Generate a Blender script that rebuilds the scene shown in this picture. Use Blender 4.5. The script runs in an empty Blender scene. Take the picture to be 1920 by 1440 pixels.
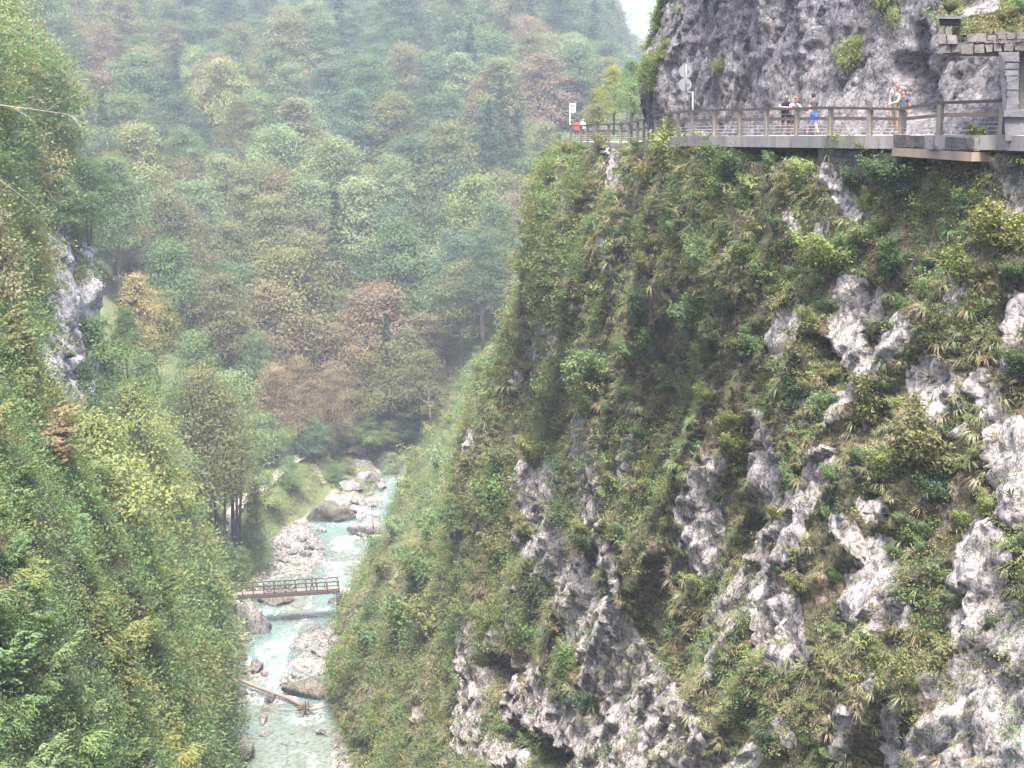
import bpy, math, random
import numpy as np
from mathutils import Vector, Matrix

RNG = np.random.default_rng(7)
random.seed(7)
SC = bpy.context.scene
COL = SC.collection

# ------------------------------------------------------------------ camera, world, sun, exposure
CAMZ = 66.0
PITCH = math.radians(10.8)
F = 2884.0                                   # focal length in pixels of a 1920 px wide frame
cam_d = bpy.data.cameras.new('camera')
cam_d.sensor_width = 36.0
cam_d.lens = F / 1920 * 36
cam_d.clip_start = 0.5
cam_d.clip_end = 6000
cam = bpy.data.objects.new('camera', cam_d)
COL.objects.link(cam)
cam.location = (0, 0, CAMZ)
cam.rotation_euler = (math.pi / 2 - PITCH, 0, 0)
SC.camera = cam

SUN_EL, SUN_AZ = math.radians(69), math.radians(178)     # azimuth measured from +Y towards +X
SUN_DIR = Vector((math.sin(SUN_AZ) * math.cos(SUN_EL), math.cos(SUN_AZ) * math.cos(SUN_EL), math.sin(SUN_EL)))
world = bpy.data.worlds.new('World')
SC.world = world
world.use_nodes = True
wn = world.node_tree
wn.nodes.clear()
sky = wn.nodes.new('ShaderNodeTexSky')
sky.sky_type = 'NISHITA'
sky.sun_disc = False
sky.sun_elevation = SUN_EL
sky.sun_rotation = SUN_AZ
sky.altitude = 300
sky.air_density = 1.0
sky.dust_density = 6.0
sky.ozone_density = 1.0
bg = wn.nodes.new('ShaderNodeBackground')
bg.inputs['Strength'].default_value = 0.145
wo = wn.nodes.new('ShaderNodeOutputWorld')
wn.links.new(sky.outputs[0], bg.inputs[0])
wn.links.new(bg.outputs[0], wo.inputs[0])

sun_d = bpy.data.lights.new('sun', 'SUN')
sun_d.energy = 2.8
sun_d.angle = math.radians(11)
sun_d.color = (1.0, 0.95, 0.87)
sun = bpy.data.objects.new('sun', sun_d)
COL.objects.link(sun)
sun.rotation_euler = SUN_DIR.to_track_quat('Z', 'Y').to_euler()

vs = SC.view_settings
vs.view_transform = 'Standard'
vs.look = 'None'
vs.gamma = 1.0
vs.use_curve_mapping = False
vs.exposure = 2.55
SC.render.engine = 'CYCLES'
cy = SC.cycles
cy.max_bounces = 5
cy.diffuse_bounces = 3
cy.glossy_bounces = 2
cy.transmission_bounces = 3
cy.transparent_max_bounces = 8
cy.volume_bounces = 1
cy.use_denoising = True
cy.use_adaptive_sampling = True
cy.adaptive_threshold = 0.02
cy.sample_clamp_indirect = 6.0
cy.caustics_reflective = False
cy.caustics_refractive = False

# ------------------------------------------------------------------ projection helpers
SP, CP = math.sin(PITCH), math.cos(PITCH)


def at(px, py, Y):
    """world point seen at photograph pixel (px, py) whose horizontal distance along +Y is Y"""
    a, b = (px - 960) / F, (py - 720) / F
    dx, dy, dz = a, CP - b * SP, -SP - b * CP
    k = Y / dy
    return np.array((dx * k, Y, CAMZ + dz * k))


def atc(px, py, zc):
    a, b = (px - 960) / F, (py - 720) / F
    return np.array((a * zc, (CP - b * SP) * zc, CAMZ + (-SP - b * CP) * zc))


def atz(px, py, z):
    """the point at that pixel at height z"""
    a, b = (px - 960) / F, (py - 720) / F
    dx, dy, dz = a, CP - b * SP, -SP - b * CP
    k = (z - CAMZ) / dz
    return np.array((dx * k, dy * k, z))


def proj(X, Y, Z):
    zc = Y * CP + (CAMZ - Z) * SP
    zc = np.maximum(zc, 0.1)
    return 960 + F * X / zc, 720 + F * ((CAMZ - Z) * CP - Y * SP) / zc


# ------------------------------------------------------------------ numpy noise
def _h(ix, iy, iz, seed):
    n = (ix.astype(np.int64) * 73856093) ^ (iy.astype(np.int64) * 19349663) ^ (iz.astype(np.int64) * 83492791) ^ (seed * 2654435761)
    n = (n ^ (n >> 13)) * 1274126177
    n = n & 0x7FFFFFFF
    n = (n ^ (n >> 16)) & 0xFFFF
    return n / 32767.5 - 1.0


def vnoise(x, y, z, seed=0):
    x, y, z = np.broadcast_arrays(np.asarray(x, float), np.asarray(y, float), np.asarray(z, float))
    fx, fy, fz = np.floor(x), np.floor(y), np.floor(z)
    tx, ty, tz = x - fx, y - fy, z - fz
    sx, sy, sz = (t * t * t * (t * (t * 6 - 15) + 10) for t in (tx, ty, tz))
    ix, iy, iz = fx.astype(np.int64), fy.astype(np.int64), fz.astype(np.int64)
    r = 0
    for dz in (0, 1):
        wz = sz if dz else 1 - sz
        for dy in (0, 1):
            wy = sy if dy else 1 - sy
            a = _h(ix, iy + dy, iz + dz, seed)
            b = _h(ix + 1, iy + dy, iz + dz, seed)
            r = r + wz * wy * (a + sx * (b - a))
    return r


def fbm(x, y, z, octv=4, seed=0, gain=0.5, lac=2.03):
    r, a, t = 0, 1.0, 0
    for o in range(octv):
        r = r + a * vnoise(x, y, z, seed + o * 17)
        t += a
        a *= gain
        x, y, z = x * lac + 3.1, y * lac + 1.7, z * lac + 5.3
    return r / t


def ridged(x, y, z, octv=4, seed=0, gain=0.5):
    r, a, t = 0, 1.0, 0
    for o in range(octv):
        n = 1 - np.abs(vnoise(x, y, z, seed + o * 31)) * 1.6
        r = r + a * n
        t += a
        a *= gain
        x, y, z = x * 2.07 + 9.2, y * 2.07 + 4.4, z * 2.07 + 1.3
    return r / t


def facets(x, y, z, seed=0, sel=None):
    """angular blocks: every cell of a Voronoi pattern is a tilted plane of its own"""
    x, y, z = np.broadcast_arrays(x, y, z)
    full = np.zeros(x.shape)
    sel = np.ones(x.shape, bool) if sel is None else sel
    x, y, z = x[sel], y[sel], z[sel]
    ix, iy, iz = (np.floor(q).astype(np.int64) for q in (x, y, z))
    best = np.full(x.shape, 9e9)
    val = np.zeros(x.shape)
    for dx in (-1, 0, 1):
        for dy in (-1, 0, 1):
            for dz in (-1, 0, 1):
                a, b, c = ix + dx, iy + dy, iz + dz
                ux = x - (a + 0.5 + 0.45 * _h(a, b, c, seed))
                uy = y - (b + 0.5 + 0.45 * _h(a, b, c, seed + 1))
                uz = z - (c + 0.5 + 0.45 * _h(a, b, c, seed + 2))
                d = ux * ux + uy * uy + uz * uz
                v = ux * _h(a, b, c, seed + 3) + uy * _h(a, b, c, seed + 4) + uz * _h(a, b, c, seed + 5) + 0.5 * _h(a, b, c, seed + 6)
                m = d < best
                best[m] = d[m]
                val[m] = v[m]
    full[sel] = val
    return full


def sstep(a, b, x):
    t = np.clip((x - a) / (b - a), 0, 1)
    return t * t * (3 - 2 * t)


class RBF:
    """thin plate fit of a value over two coordinates"""
    def __init__(self, P, v, lam=0.02, scale=20.0):
        self.P = np.asarray(P, float) / scale
        self.s = scale
        n = len(self.P)
        d = np.linalg.norm(self.P[:, None] - self.P[None], axis=2)
        K = self.k(d) + lam * np.eye(n)
        A = np.hstack([np.ones((n, 1)), self.P])
        M = np.vstack([np.hstack([K, A]), np.hstack([A.T, np.zeros((3, 3))])])
        self.w = np.linalg.solve(M, np.concatenate([v, np.zeros(3)]))

    @staticmethod
    def k(d):
        return np.where(d > 1e-9, d * d * np.log(np.maximum(d, 1e-9)), 0)

    def __call__(self, a, b):
        sh = a.shape
        Q = np.stack([a.ravel(), b.ravel()], 1) / self.s
        out = np.empty(len(Q))
        for i in range(0, len(Q), 60000):
            q = Q[i:i + 60000]
            d = np.linalg.norm(q[:, None] - self.P[None], axis=2)
            out[i:i + 60000] = self.k(d) @ self.w[:len(self.P)] + self.w[-3] + q @ self.w[-2:]
        return out.reshape(sh)


# ------------------------------------------------------------------ mesh helpers
def mesh_np(name, V, faces, smooth=False, attrs=None, mats=None, matidx=None):
    """faces: list of int arrays, each (n, k)"""
    me = bpy.data.meshes.new(name)
    V = np.asarray(V, np.float32)
    if not isinstance(faces, (list, tuple)):
        faces = [faces]
    faces = [np.asarray(f, np.int32) for f in faces if len(f)]
    li = np.concatenate([f.ravel() for f in faces])
    ct = np.concatenate([np.full(len(f), f.shape[1], np.int32) for f in faces])
    st = np.concatenate([[0], np.cumsum(ct)[:-1]]).astype(np.int32)
    me.vertices.add(len(V))
    me.vertices.foreach_set('co', V.ravel())
    me.loops.add(len(li))
    me.loops.foreach_set('vertex_index', li)
    me.polygons.add(len(ct))
    me.polygons.foreach_set('loop_start', st)
    me.polygons.foreach_set('loop_total', ct)
    me.polygons.foreach_set('use_smooth', np.full(len(ct), bool(smooth)))
    if matidx is not None:
        me.polygons.foreach_set('material_index', np.asarray(matidx, np.int32))
    for k, a in (attrs or {}).items():
        at_ = me.attributes.new(k, 'FLOAT', 'POINT')
        at_.data.foreach_set('value', np.asarray(a, np.float32).ravel())
    for m in (mats or []):
        me.materials.append(m)
    me.update(calc_edges=True)
    return me


def link(name, data, parent=None, loc=None, rz=None):
    o = bpy.data.objects.new(name, data)
    COL.objects.link(o)
    if parent is not None:
        o.parent = parent
    if loc is not None:
        o.location = loc
    if rz is not None:
        o.rotation_euler = (0, 0, rz)
    return o


def tag(o, label=None, cat=None, group=None, kind=None):
    if label:
        o['label'] = label
    if cat:
        o['category'] = cat
    if group:
        o['group'] = group
    if kind:
        o['kind'] = kind
    return o


class MB:
    """collects boxes, bars and tubes into one mesh"""
    def __init__(self):
        self.V, self.Fq, self.Ft, self.n = [], [], [], 0

    def add(self, V, Fq=None, Ft=None):
        V = np.asarray(V, float)
        if Fq is not None and len(Fq):
            self.Fq.append(np.asarray(Fq) + self.n)
        if Ft is not None and len(Ft):
            self.Ft.append(np.asarray(Ft) + self.n)
        self.V.append(V)
        self.n += len(V)

    def box(self, lo, hi, M=None):
        x0, y0, z0 = lo
        x1, y1, z1 = hi
        V = np.array([(x0, y0, z0), (x1, y0, z0), (x1, y1, z0), (x0, y1, z0), (x0, y0, z1), (x1, y0, z1), (x1, y1, z1), (x0, y1, z1)], float)
        if M is not None:
            V = V @ np.array(M.to_3x3()).T + np.array(M.translation)
        self.add(V, [(0, 3, 2, 1), (4, 5, 6, 7), (0, 1, 5, 4), (1, 2, 6, 5), (2, 3, 7, 6), (3, 0, 4, 7)])
        return self

    def bar(self, a, b, w, h, up=(0, 0, 1)):
        """a rectangular bar from a to b, w wide (sideways) and h high"""
        a, b = np.asarray(a, float), np.asarray(b, float)
        d = b - a
        d = d / np.linalg.norm(d)
        up = np.asarray(up, float)
        s = np.cross(d, up)
        s /= max(np.linalg.norm(s), 1e-9)
        u = np.cross(s, d)
        V = []
        for p in (a, b):
            for i, j in ((-1, -1), (1, -1), (1, 1), (-1, 1)):
                V.append(p + s * i * w / 2 + u * j * h / 2)
        self.add(V, [(0, 1, 2, 3), (7, 6, 5, 4), (0, 4, 5, 1), (1, 5, 6, 2), (2, 6, 7, 3), (3, 7, 4, 0)])
        return self

    def tube(self, pts, radii, n=6, cap=True):
        pts = np.asarray(pts, float)
        m = len(pts)
        radii = np.broadcast_to(np.asarray(radii, float), (m,))
        T = np.gradient(pts, axis=0)
        T /= np.maximum(np.linalg.norm(T, axis=1), 1e-9)[:, None]
        ref = np.array((0.31, 0.95, 0.05)) if abs(T[0][2]) > 0.8 else np.array((0, 0, 1.0))
        V = []
        for i in range(m):
            s = np.cross(T[i], ref)
            s /= max(np.linalg.norm(s), 1e-9)
            u = np.cross(s, T[i])
            for k in range(n):
                t = 2 * math.pi * k / n
                V.append(pts[i] + radii[i] * (math.cos(t) * s + math.sin(t) * u))
        Fq = [(i * n + k, i * n + (k + 1) % n, (i + 1) * n + (k + 1) % n, (i + 1) * n + k) for i in range(m - 1) for k in range(n)]
        Ft = []
        if cap:
            V.append(pts[0])
            V.append(pts[-1])
            Ft = [(m * n, (k + 1) % n, k) for k in range(n)] + [(m * n + 1, (m - 1) * n + k, (m - 1) * n + (k + 1) % n) for k in range(n)]
        self.add(V, Fq, Ft)
        return self

    def data(self, name, mat=None, smooth=False, attrs=None):
        fs = []
        if self.Fq:
            fs.append(np.concatenate(self.Fq))
        if self.Ft:
            fs.append(np.concatenate(self.Ft))
        return mesh_np(name, np.concatenate(self.V), fs, smooth, attrs, [mat] if mat else None)

    def build(self, name, mat, parent=None, smooth=False, loc=None):
        return link(name, self.data(name, mat, smooth), parent, loc)


def copy_tree(o, parent=None):
    c = o.copy()
    COL.objects.link(c)
    c.parent = parent
    for ch in list(o.children):
        copy_tree(ch, c)
    return c


# ------------------------------------------------------------------ materials
def new_mat(name):
    m = bpy.data.materials.new(name)
    m.use_nodes = True
    nt = m.node_tree
    nt.nodes.clear()
    out = nt.nodes.new('ShaderNodeOutputMaterial')
    return m, nt, out


def N(nt, typ, **kw):
    n = nt.nodes.new(typ)
    for k, v in kw.items():
        if hasattr(n, k):
            setattr(n, k, v)
        else:
            n.inputs[k].default_value = v
    return n


def ramp(nt, stops, fac=None, interp='LINEAR'):
    r = nt.nodes.new('ShaderNodeValToRGB')
    r.color_ramp.interpolation = interp
    e = r.color_ramp.elements
    while len(e) < len(stops):
        e.new(0.5)
    for el, (p, c) in zip(e, stops):
        el.position = p
        el.color = (*c, 1) if len(c) == 3 else c
    if fac is not None:
        nt.links.new(fac, r.inputs[0])
    return r


def mixc(nt, a, b, fac, blend='MIX'):
    m = nt.nodes.new('ShaderNodeMix')
    m.data_type = 'RGBA'
    m.blend_type = blend
    for sock, v in ((m.inputs[0], fac), (m.inputs[6], a), (m.inputs[7], b)):
        if isinstance(v, (int, float)):
            sock.default_value = v
        elif isinstance(v, tuple):
            sock.default_value = (*v, 1)
        else:
            nt.links.new(v, sock)
    return m.outputs[2]


def noise_tex(nt, scale, detail=5, rough=0.6, vec=None, dist=0.0):
    n = nt.nodes.new('ShaderNodeTexNoise')
    n.inputs['Scale'].default_value = scale
    n.inputs['Detail'].default_value = detail
    n.inputs['Roughness'].default_value = rough
    n.inputs['Distortion'].default_value = dist
    if vec is not None:
        nt.links.new(vec, n.inputs['Vector'])
    return n


def leaf_mat(name, trans=0.42, gloss=0.06):
    """leaf: colour from the object's own 'icol' property (or the scattered instance's), varied from spray to spray"""
    m, nt, out = new_mat(name)
    L = nt.links
    ic = N(nt, 'ShaderNodeAttribute', attribute_type='INSTANCER', attribute_name='icol')
    tn = N(nt, 'ShaderNodeAttribute', attribute_type='GEOMETRY', attribute_name='tint')
    hue = ramp(nt, [(0.0, (0.62, 0.70, 0.62)), (0.35, (0.9, 0.95, 0.9)), (0.6, (1.05, 1.06, 0.95)), (0.85, (1.2, 1.18, 0.95)), (1.0, (1.4, 1.2, 0.85))], tn.outputs['Fac'])
    col = mixc(nt, ic.outputs['Color'], hue.outputs[0], 1.0, 'MULTIPLY')
    d = N(nt, 'ShaderNodeBsdfDiffuse')
    t = N(nt, 'ShaderNodeBsdfTranslucent')
    tc = mixc(nt, col, (1.12, 1.2, 0.78), 1.0, 'MULTIPLY')
    L.new(col, d.inputs[0])
    L.new(tc, t.inputs[0])
    mx = N(nt, 'ShaderNodeMixShader')
    mx.inputs[0].default_value = trans
    L.new(d.outputs[0], mx.inputs[1])
    L.new(t.outputs[0], mx.inputs[2])
    g = N(nt, 'ShaderNodeBsdfGlossy')
    g.inputs['Roughness'].default_value = 0.6
    m2 = N(nt, 'ShaderNodeMixShader')
    m2.inputs[0].default_value = gloss
    L.new(mx.outputs[0], m2.inputs[1])
    L.new(g.outputs[0], m2.inputs[2])
    L.new(m2.outputs[0], out.inputs[0])
    return m


def simple(name, col, rough=0.85, var=0.25, scale=3.0, bump=0.3, metal=0.0, stretch=None, dark=None, bscale=None):
    m, nt, out = new_mat(name)
    L = nt.links
    tc = N(nt, 'ShaderNodeTexCoord')
    vec = tc.outputs['Object']
    if stretch:
        mp = N(nt, 'ShaderNodeMapping')
        mp.inputs['Scale'].default_value = stretch
        L.new(vec, mp.inputs[0])
        vec = mp.outputs[0]
    n = noise_tex(nt, scale, 6, 0.65, vec)
    lo = tuple(c * (1 - var) for c in (dark or col))
    hi = tuple(min(1, c * (1 + var)) for c in col)
    r = ramp(nt, [(0.3, lo), (0.7, hi)], n.outputs[0])
    p = N(nt, 'ShaderNodeBsdfPrincipled')
    L.new(r.outputs[0], p.inputs['Base Color'])
    p.inputs['Roughness'].default_value = rough
    p.inputs['Metallic'].default_value = metal
    if bump:
        n2 = noise_tex(nt, bscale or scale * 5, 5, 0.6, vec)
        b = N(nt, 'ShaderNodeBump')
        b.inputs['Strength'].default_value = bump
        b.inputs['Distance'].default_value = 0.05
        L.new(n2.outputs[0], b.inputs['Height'])
        L.new(b.outputs[0], p.inputs['Normal'])
    L.new(p.outputs[0], out.inputs[0])
    return m


def rock_mat(name, tone=(0.40, 0.375, 0.375), mossy=True, stain=0.5, streak=0.0, pits=0.75):
    """limestone with grey film, cracks and lichen where 'rock' is 1; soil, moss and litter where it is 0"""
    m, nt, out = new_mat(name)
    L = nt.links
    geo = N(nt, 'ShaderNodeNewGeometry')
    vec = geo.outputs['Position']
    mp = N(nt, 'ShaderNodeMapping')
    mp.inputs['Rotation'].default_value = (math.radians(28), 0, 0)
    mp.inputs['Scale'].default_value = (1.0, 1.0, 0.33)
    L.new(vec, mp.inputs[0])
    big = noise_tex(nt, 0.22, 5, 0.6, mp.outputs[0], 0.6)
    mid = noise_tex(nt, 1.1, 7, 0.68, mp.outputs[0], 0.4)
    fin = noise_tex(nt, 5.5, 6, 0.7, vec, 0.2)
    t = tone
    base = ramp(nt, [(0.28, tuple(c * 0.42 for c in t)), (0.42, tuple(c * 0.72 for c in t)), (0.55, t), (0.72, tuple(min(1, c * 1.3) for c in t))], mid.outputs[0])
    wash = ramp(nt, [(0.36, (0.66, 0.64, 0.67)), (0.52, (1, 1, 1)), (0.66, (1.12, 1.04, 0.98))], big.outputs[0])
    c = mixc(nt, base.outputs[0], wash.outputs[0], stain, 'MULTIPLY')
    spk = ramp(nt, [(0.38, (0.16, 0.15, 0.16)), (0.48, (0.75, 0.74, 0.74)), (0.56, (1, 1, 1)), (0.7, (1.25, 1.22, 1.2))], fin.outputs[0])
    c = mixc(nt, c, spk.outputs[0], 0.8, 'MULTIPLY')
    pit = noise_tex(nt, 2.3, 5, 0.75, mp.outputs[0], 1.2)
    ptr = ramp(nt, [(0.36, (0.2, 0.19, 0.2)), (0.46, (1, 1, 1))], pit.outputs[0])
    c = mixc(nt, c, ptr.outputs[0], pits, 'MULTIPLY')
    # cracks
    vor = N(nt, 'ShaderNodeTexVoronoi', feature='DISTANCE_TO_EDGE')
    vor.inputs['Scale'].default_value = 0.75
    wv = noise_tex(nt, 1.6, 4, 0.6, vec)
    add = N(nt, 'ShaderNodeVectorMath', operation='ADD')
    scl = N(nt, 'ShaderNodeVectorMath', operation='SCALE')
    scl.inputs['Scale'].default_value = 1.1
    L.new(wv.outputs['Color'], scl.inputs[0])
    L.new(mp.outputs[0], add.inputs[0])
    L.new(scl.outputs[0], add.inputs[1])
    L.new(add.outputs[0], vor.inputs['Vector'])
    crk = ramp(nt, [(0.0, (0.25, 0.24, 0.25)), (0.035, (0.8, 0.8, 0.8)), (0.07, (1, 1, 1))], vor.outputs['Distance'])
    c = mixc(nt, c, crk.outputs[0], 0.8, 'MULTIPLY')
    if streak:
        mp2 = N(nt, 'ShaderNodeMapping')
        mp2.inputs['Scale'].default_value = (0.9, 0.9, 0.07)
        L.new(vec, mp2.inputs[0])
        sn = noise_tex(nt, 1.0, 5, 0.6, mp2.outputs[0])
        sr = ramp(nt, [(0.36, (0.42, 0.42, 0.47)), (0.52, (1, 1, 1)), (0.68, (1.12, 1.06, 1.0))], sn.outputs[0])
        c = mixc(nt, c, sr.outputs[0], streak, 'MULTIPLY')
    if mossy:
        ra = N(nt, 'ShaderNodeAttribute', attribute_type='GEOMETRY', attribute_name='rock')
        soiln = noise_tex(nt, 0.9, 6, 0.65, vec)
        soil = ramp(nt, [(0.3, (0.030, 0.028, 0.018)), (0.42, (0.060, 0.055, 0.030)), (0.52, (0.080, 0.082, 0.038)), (0.6, (0.115, 0.086, 0.058)), (0.68, (0.2, 0.165, 0.14))], soiln.outputs[0])
        smul = ramp(nt, [(0.4, (0.35, 0.35, 0.35)), (0.62, (1.35, 1.35, 1.35))], fin.outputs[0])
        soilc = mixc(nt, soil.outputs[0], smul.outputs[0], 1.0, 'MULTIPLY')
        mm = N(nt, 'ShaderNodeMath', operation='ADD')
        L.new(ra.outputs['Fac'], mm.inputs[0])
        sub = N(nt, 'ShaderNodeMath', operation='MULTIPLY_ADD')
        sub.inputs[1].default_value = 0.9
        sub.inputs[2].default_value = -0.45
        L.new(fin.outputs[0], sub.inputs[0])
        L.new(sub.outputs[0], mm.inputs[1])
        ed = ramp(nt, [(0.36, (0, 0, 0)), (0.56, (1, 1, 1))], mm.outputs[0])
        c = mixc(nt, soilc, c, ed.outputs[0])
    p = N(nt, 'ShaderNodeBsdfPrincipled')
    L.new(c, p.inputs['Base Color'])
    p.inputs['Roughness'].default_value = 0.92
    p.inputs['Specular IOR Level'].default_value = 0.25
    hs = N(nt, 'ShaderNodeMath', operation='MULTIPLY_ADD')
    hs.inputs[1].default_value = 0.35
    L.new(fin.outputs[0], hs.inputs[0])
    L.new(mid.outputs[0], hs.inputs[2])
    b = N(nt, 'ShaderNodeBump')
    b.inputs['Strength'].default_value = 1.0
    b.inputs['Distance'].default_value = 0.6
    L.new(hs.outputs[0], b.inputs['Height'])
    L.new(b.outputs[0], p.inputs['Normal'])
    L.new(p.outputs[0], out.inputs[0])
    return m


M = {}
M['leaf'] = leaf_mat('leaf', 0.42, 0.012)
M['grass'] = leaf_mat('grass_blade', 0.3, 0.04)
M['bark'] = simple('bark', (0.075, 0.062, 0.052), 0.9, 0.35, 6, 0.6, stretch=(1, 1, 0.25))
M['palebark'] = simple('pale_bark', (0.22, 0.19, 0.17), 0.9, 0.3, 6, 0.4, stretch=(1, 1, 0.25))
M['cliff'] = rock_mat('limestone_cliff', (0.44, 0.41, 0.39))
M['upper'] = rock_mat('grey_limestone', (0.235, 0.225, 0.235), True, 0.6, 0.8, 0.4)
M['bank'] = rock_mat('bank_rock', (0.45, 0.44, 0.44))
M['soil'] = simple('forest_floor', (0.06, 0.052, 0.03), 0.95, 0.45, 0.3, 0.6)
M['grassy'] = simple('grassy_ground', (0.075, 0.068, 0.038), 0.95, 0.4, 0.6, 0.6)
M['boulder'] = rock_mat('river_boulder', (0.25, 0.238, 0.228), False, 0.4)
M['mossrock'] = rock_mat('mossy_boulder', (0.15, 0.142, 0.115), False, 0.9)
M['concrete'] = simple('concrete', (0.20, 0.182, 0.174), 0.9, 0.42, 0.9, 0.25, stretch=(1, 1, 0.22))
M['rustslab'] = simple('rust_stained_slab', (0.19, 0.145, 0.10), 0.9, 0.4, 1.6, 0.3, stretch=(1, 1, 0.15), dark=(0.30, 0.24, 0.19))
M['gravel_road'] = simple('gravel_road', (0.34, 0.31, 0.29), 0.95, 0.15, 2.0, 0.3)
M['stone'] = simple('dressed_stone', (0.075, 0.068, 0.062), 0.92, 0.55, 2.2, 0.7)
M['darkstone'] = simple('grey_pier_stone', (0.065, 0.065, 0.073), 0.92, 0.35, 2.2, 0.6)
M['mortar'] = simple('mortar', (0.14, 0.13, 0.12), 0.95, 0.3, 4, 0.4)
M['railwood'] = simple('weathered_post', (0.19, 0.168, 0.138), 0.85, 0.3, 3, 0.3, stretch=(1, 1, 0.2))
M['toprail'] = simple('dark_rail', (0.075, 0.058, 0.052), 0.55, 0.3, 2, 0.2)
M['midrail'] = simple('rail_board', (0.20, 0.155, 0.12), 0.85, 0.3, 3, 0.2)
M['wire'] = simple('steel_wire', (0.5, 0.5, 0.52), 0.35, 0.05, 3, 0, 0.8)
M['signback'] = simple('galvanised_sheet', (0.15, 0.152, 0.165), 0.6, 0.06, 3, 0, 0.1)
M['white'] = simple('white_paint', (0.36, 0.35, 0.34), 0.6, 0.06, 3, 0)
M['darkpanel'] = simple('dark_panel', (0.09, 0.10, 0.08), 0.7, 0.5, 4, 0)
M['bridgewood'] = simple('bridge_timber', (0.045, 0.037, 0.032), 0.85, 0.35, 3, 0.3)
M['deck'] = simple('bridge_deck', (0.125, 0.112, 0.10), 0.9, 0.25, 3, 0.3)
M['trail'] = simple('trail_gravel', (0.25, 0.22, 0.2), 0.95, 0.2, 1.5, 0.4)
M['drift'] = simple('driftwood', (0.15, 0.115, 0.09), 0.85, 0.3, 4, 0.4, stretch=(1, 1, 1))
M['darkdrift'] = simple('wet_driftwood', (0.12, 0.085, 0.06), 0.85, 0.4, 4, 0.4)

# ------------------------------------------------------------------ road line (from the railing posts in the photograph: x, top y, depth)
RAIL = [(1070, 235.6, 116), (1090, 236, 111), (1102, 235, 108), (1120, 234, 104.5), (1141, 233.5, 101), (1164, 233, 97.6),
        (1180, 231.5, 96.3), (1195, 228, 95), (1208, 224.7, 93), (1217, 221.5, 90), (1230, 218, 86), (1246, 213.5, 81), (1272, 211, 77.3),
        (1299, 208.3, 74), (1340, 206.5, 70), (1388, 205.8, 67.6), (1438, 204.5, 65.2), (1495, 203.5, 62.8), (1558, 202, 59.6),
        (1632, 203.3, 56.8), (1691, 204.5, 55.2), (1764, 192.8, 52), (1881, 189, 49.6)]
RTOP = [atc(*r) for r in RAIL]
RBOT = [p - np.array((0, 0, 1.1)) for p in RTOP]
_ry = np.array([p[1] for p in RBOT])[::-1]
_rx = np.array([p[0] for p in RBOT])[::-1]
_rz = np.array([p[2] for p in RBOT])[::-1]


def road_x(Y):
    return np.interp(Y, _ry, _rx, left=_rx[0] + 1.5)


def road_z(Y):
    return np.interp(Y, [40, 50, 60, 75, 98, 118, 140, 280], [64.75, 64.6, 64.3, 63.85, 62.8, 62.2, 61.5, 58])


# ------------------------------------------------------------------ gorge wall on the right bank: x as a function of (distance, height)
def ctrl(lst):
    P, v = [], []
    for c in lst:
        if len(c) == 4:
            P.append((60 * math.log(c[0]), c[1]))
            v.append(c[2])
        else:
            p = at(*c)
            P.append((60 * math.log(p[1]), p[2]))
            v.append(p[0])
    return RBF(P, np.array(v), 0.01, 30.0)


R_CTRL = [(1070, 278, 117), (1164, 278, 98), (1240, 275, 84), (1340, 278, 71), (1438, 285, 66), (1558, 285, 60.5), (1691, 290, 56.3), (1800, 290, 52.5), (1890, 285, 50.3), (2000, 280, 48),
          (1003, 310, 119), (990, 440, 121), (955, 600, 126), (900, 700, 133), (872, 790, 138), (866, 850, 141),
          (790, 862, 245), (765, 930, 234), (742, 1000, 212), (692, 1090, 187), (658, 1160, 172), (660, 1250, 151), (664, 1340, 146), (672, 1440, 142),
          (1900, 1440, 37), (1900, 1100, 41), (1900, 700, 46), (1650, 1440, 44), (1650, 1000, 49), (1650, 600, 55),
          (1300, 1440, 58), (1300, 1000, 67), (1300, 600, 74), (1150, 1440, 72), (1150, 1000, 82), (1150, 600, 93),
          (1000, 1440, 91), (1000, 1050, 104), (1000, 750, 117), (800, 1440, 116), (800, 1200, 132), (780, 1050, 158), (850, 1000, 130),
          (2200, 1440, 30), (2200, 700, 38),
          (130, 60, 8, 0), (150, 60, 22, 0), (190, 60, 30, 0), (260, 55, 30, 0), (150, 40, 2, 0), (180, 40, 12, 0), (230, 40, 18, 0), (275, 40, 20, 0),
          (165, 22, -4, 0), (190, 20, -4, 0), (230, 20, -2, 0), (275, 20, 0, 0), (275, 6, -13, 0), (235, 8, -13, 0), (200, 3, -19.5, 0), (90, 0, -12, 0), (60, 0, -6, 0)]
XR = ctrl(R_CTRL)

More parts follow.
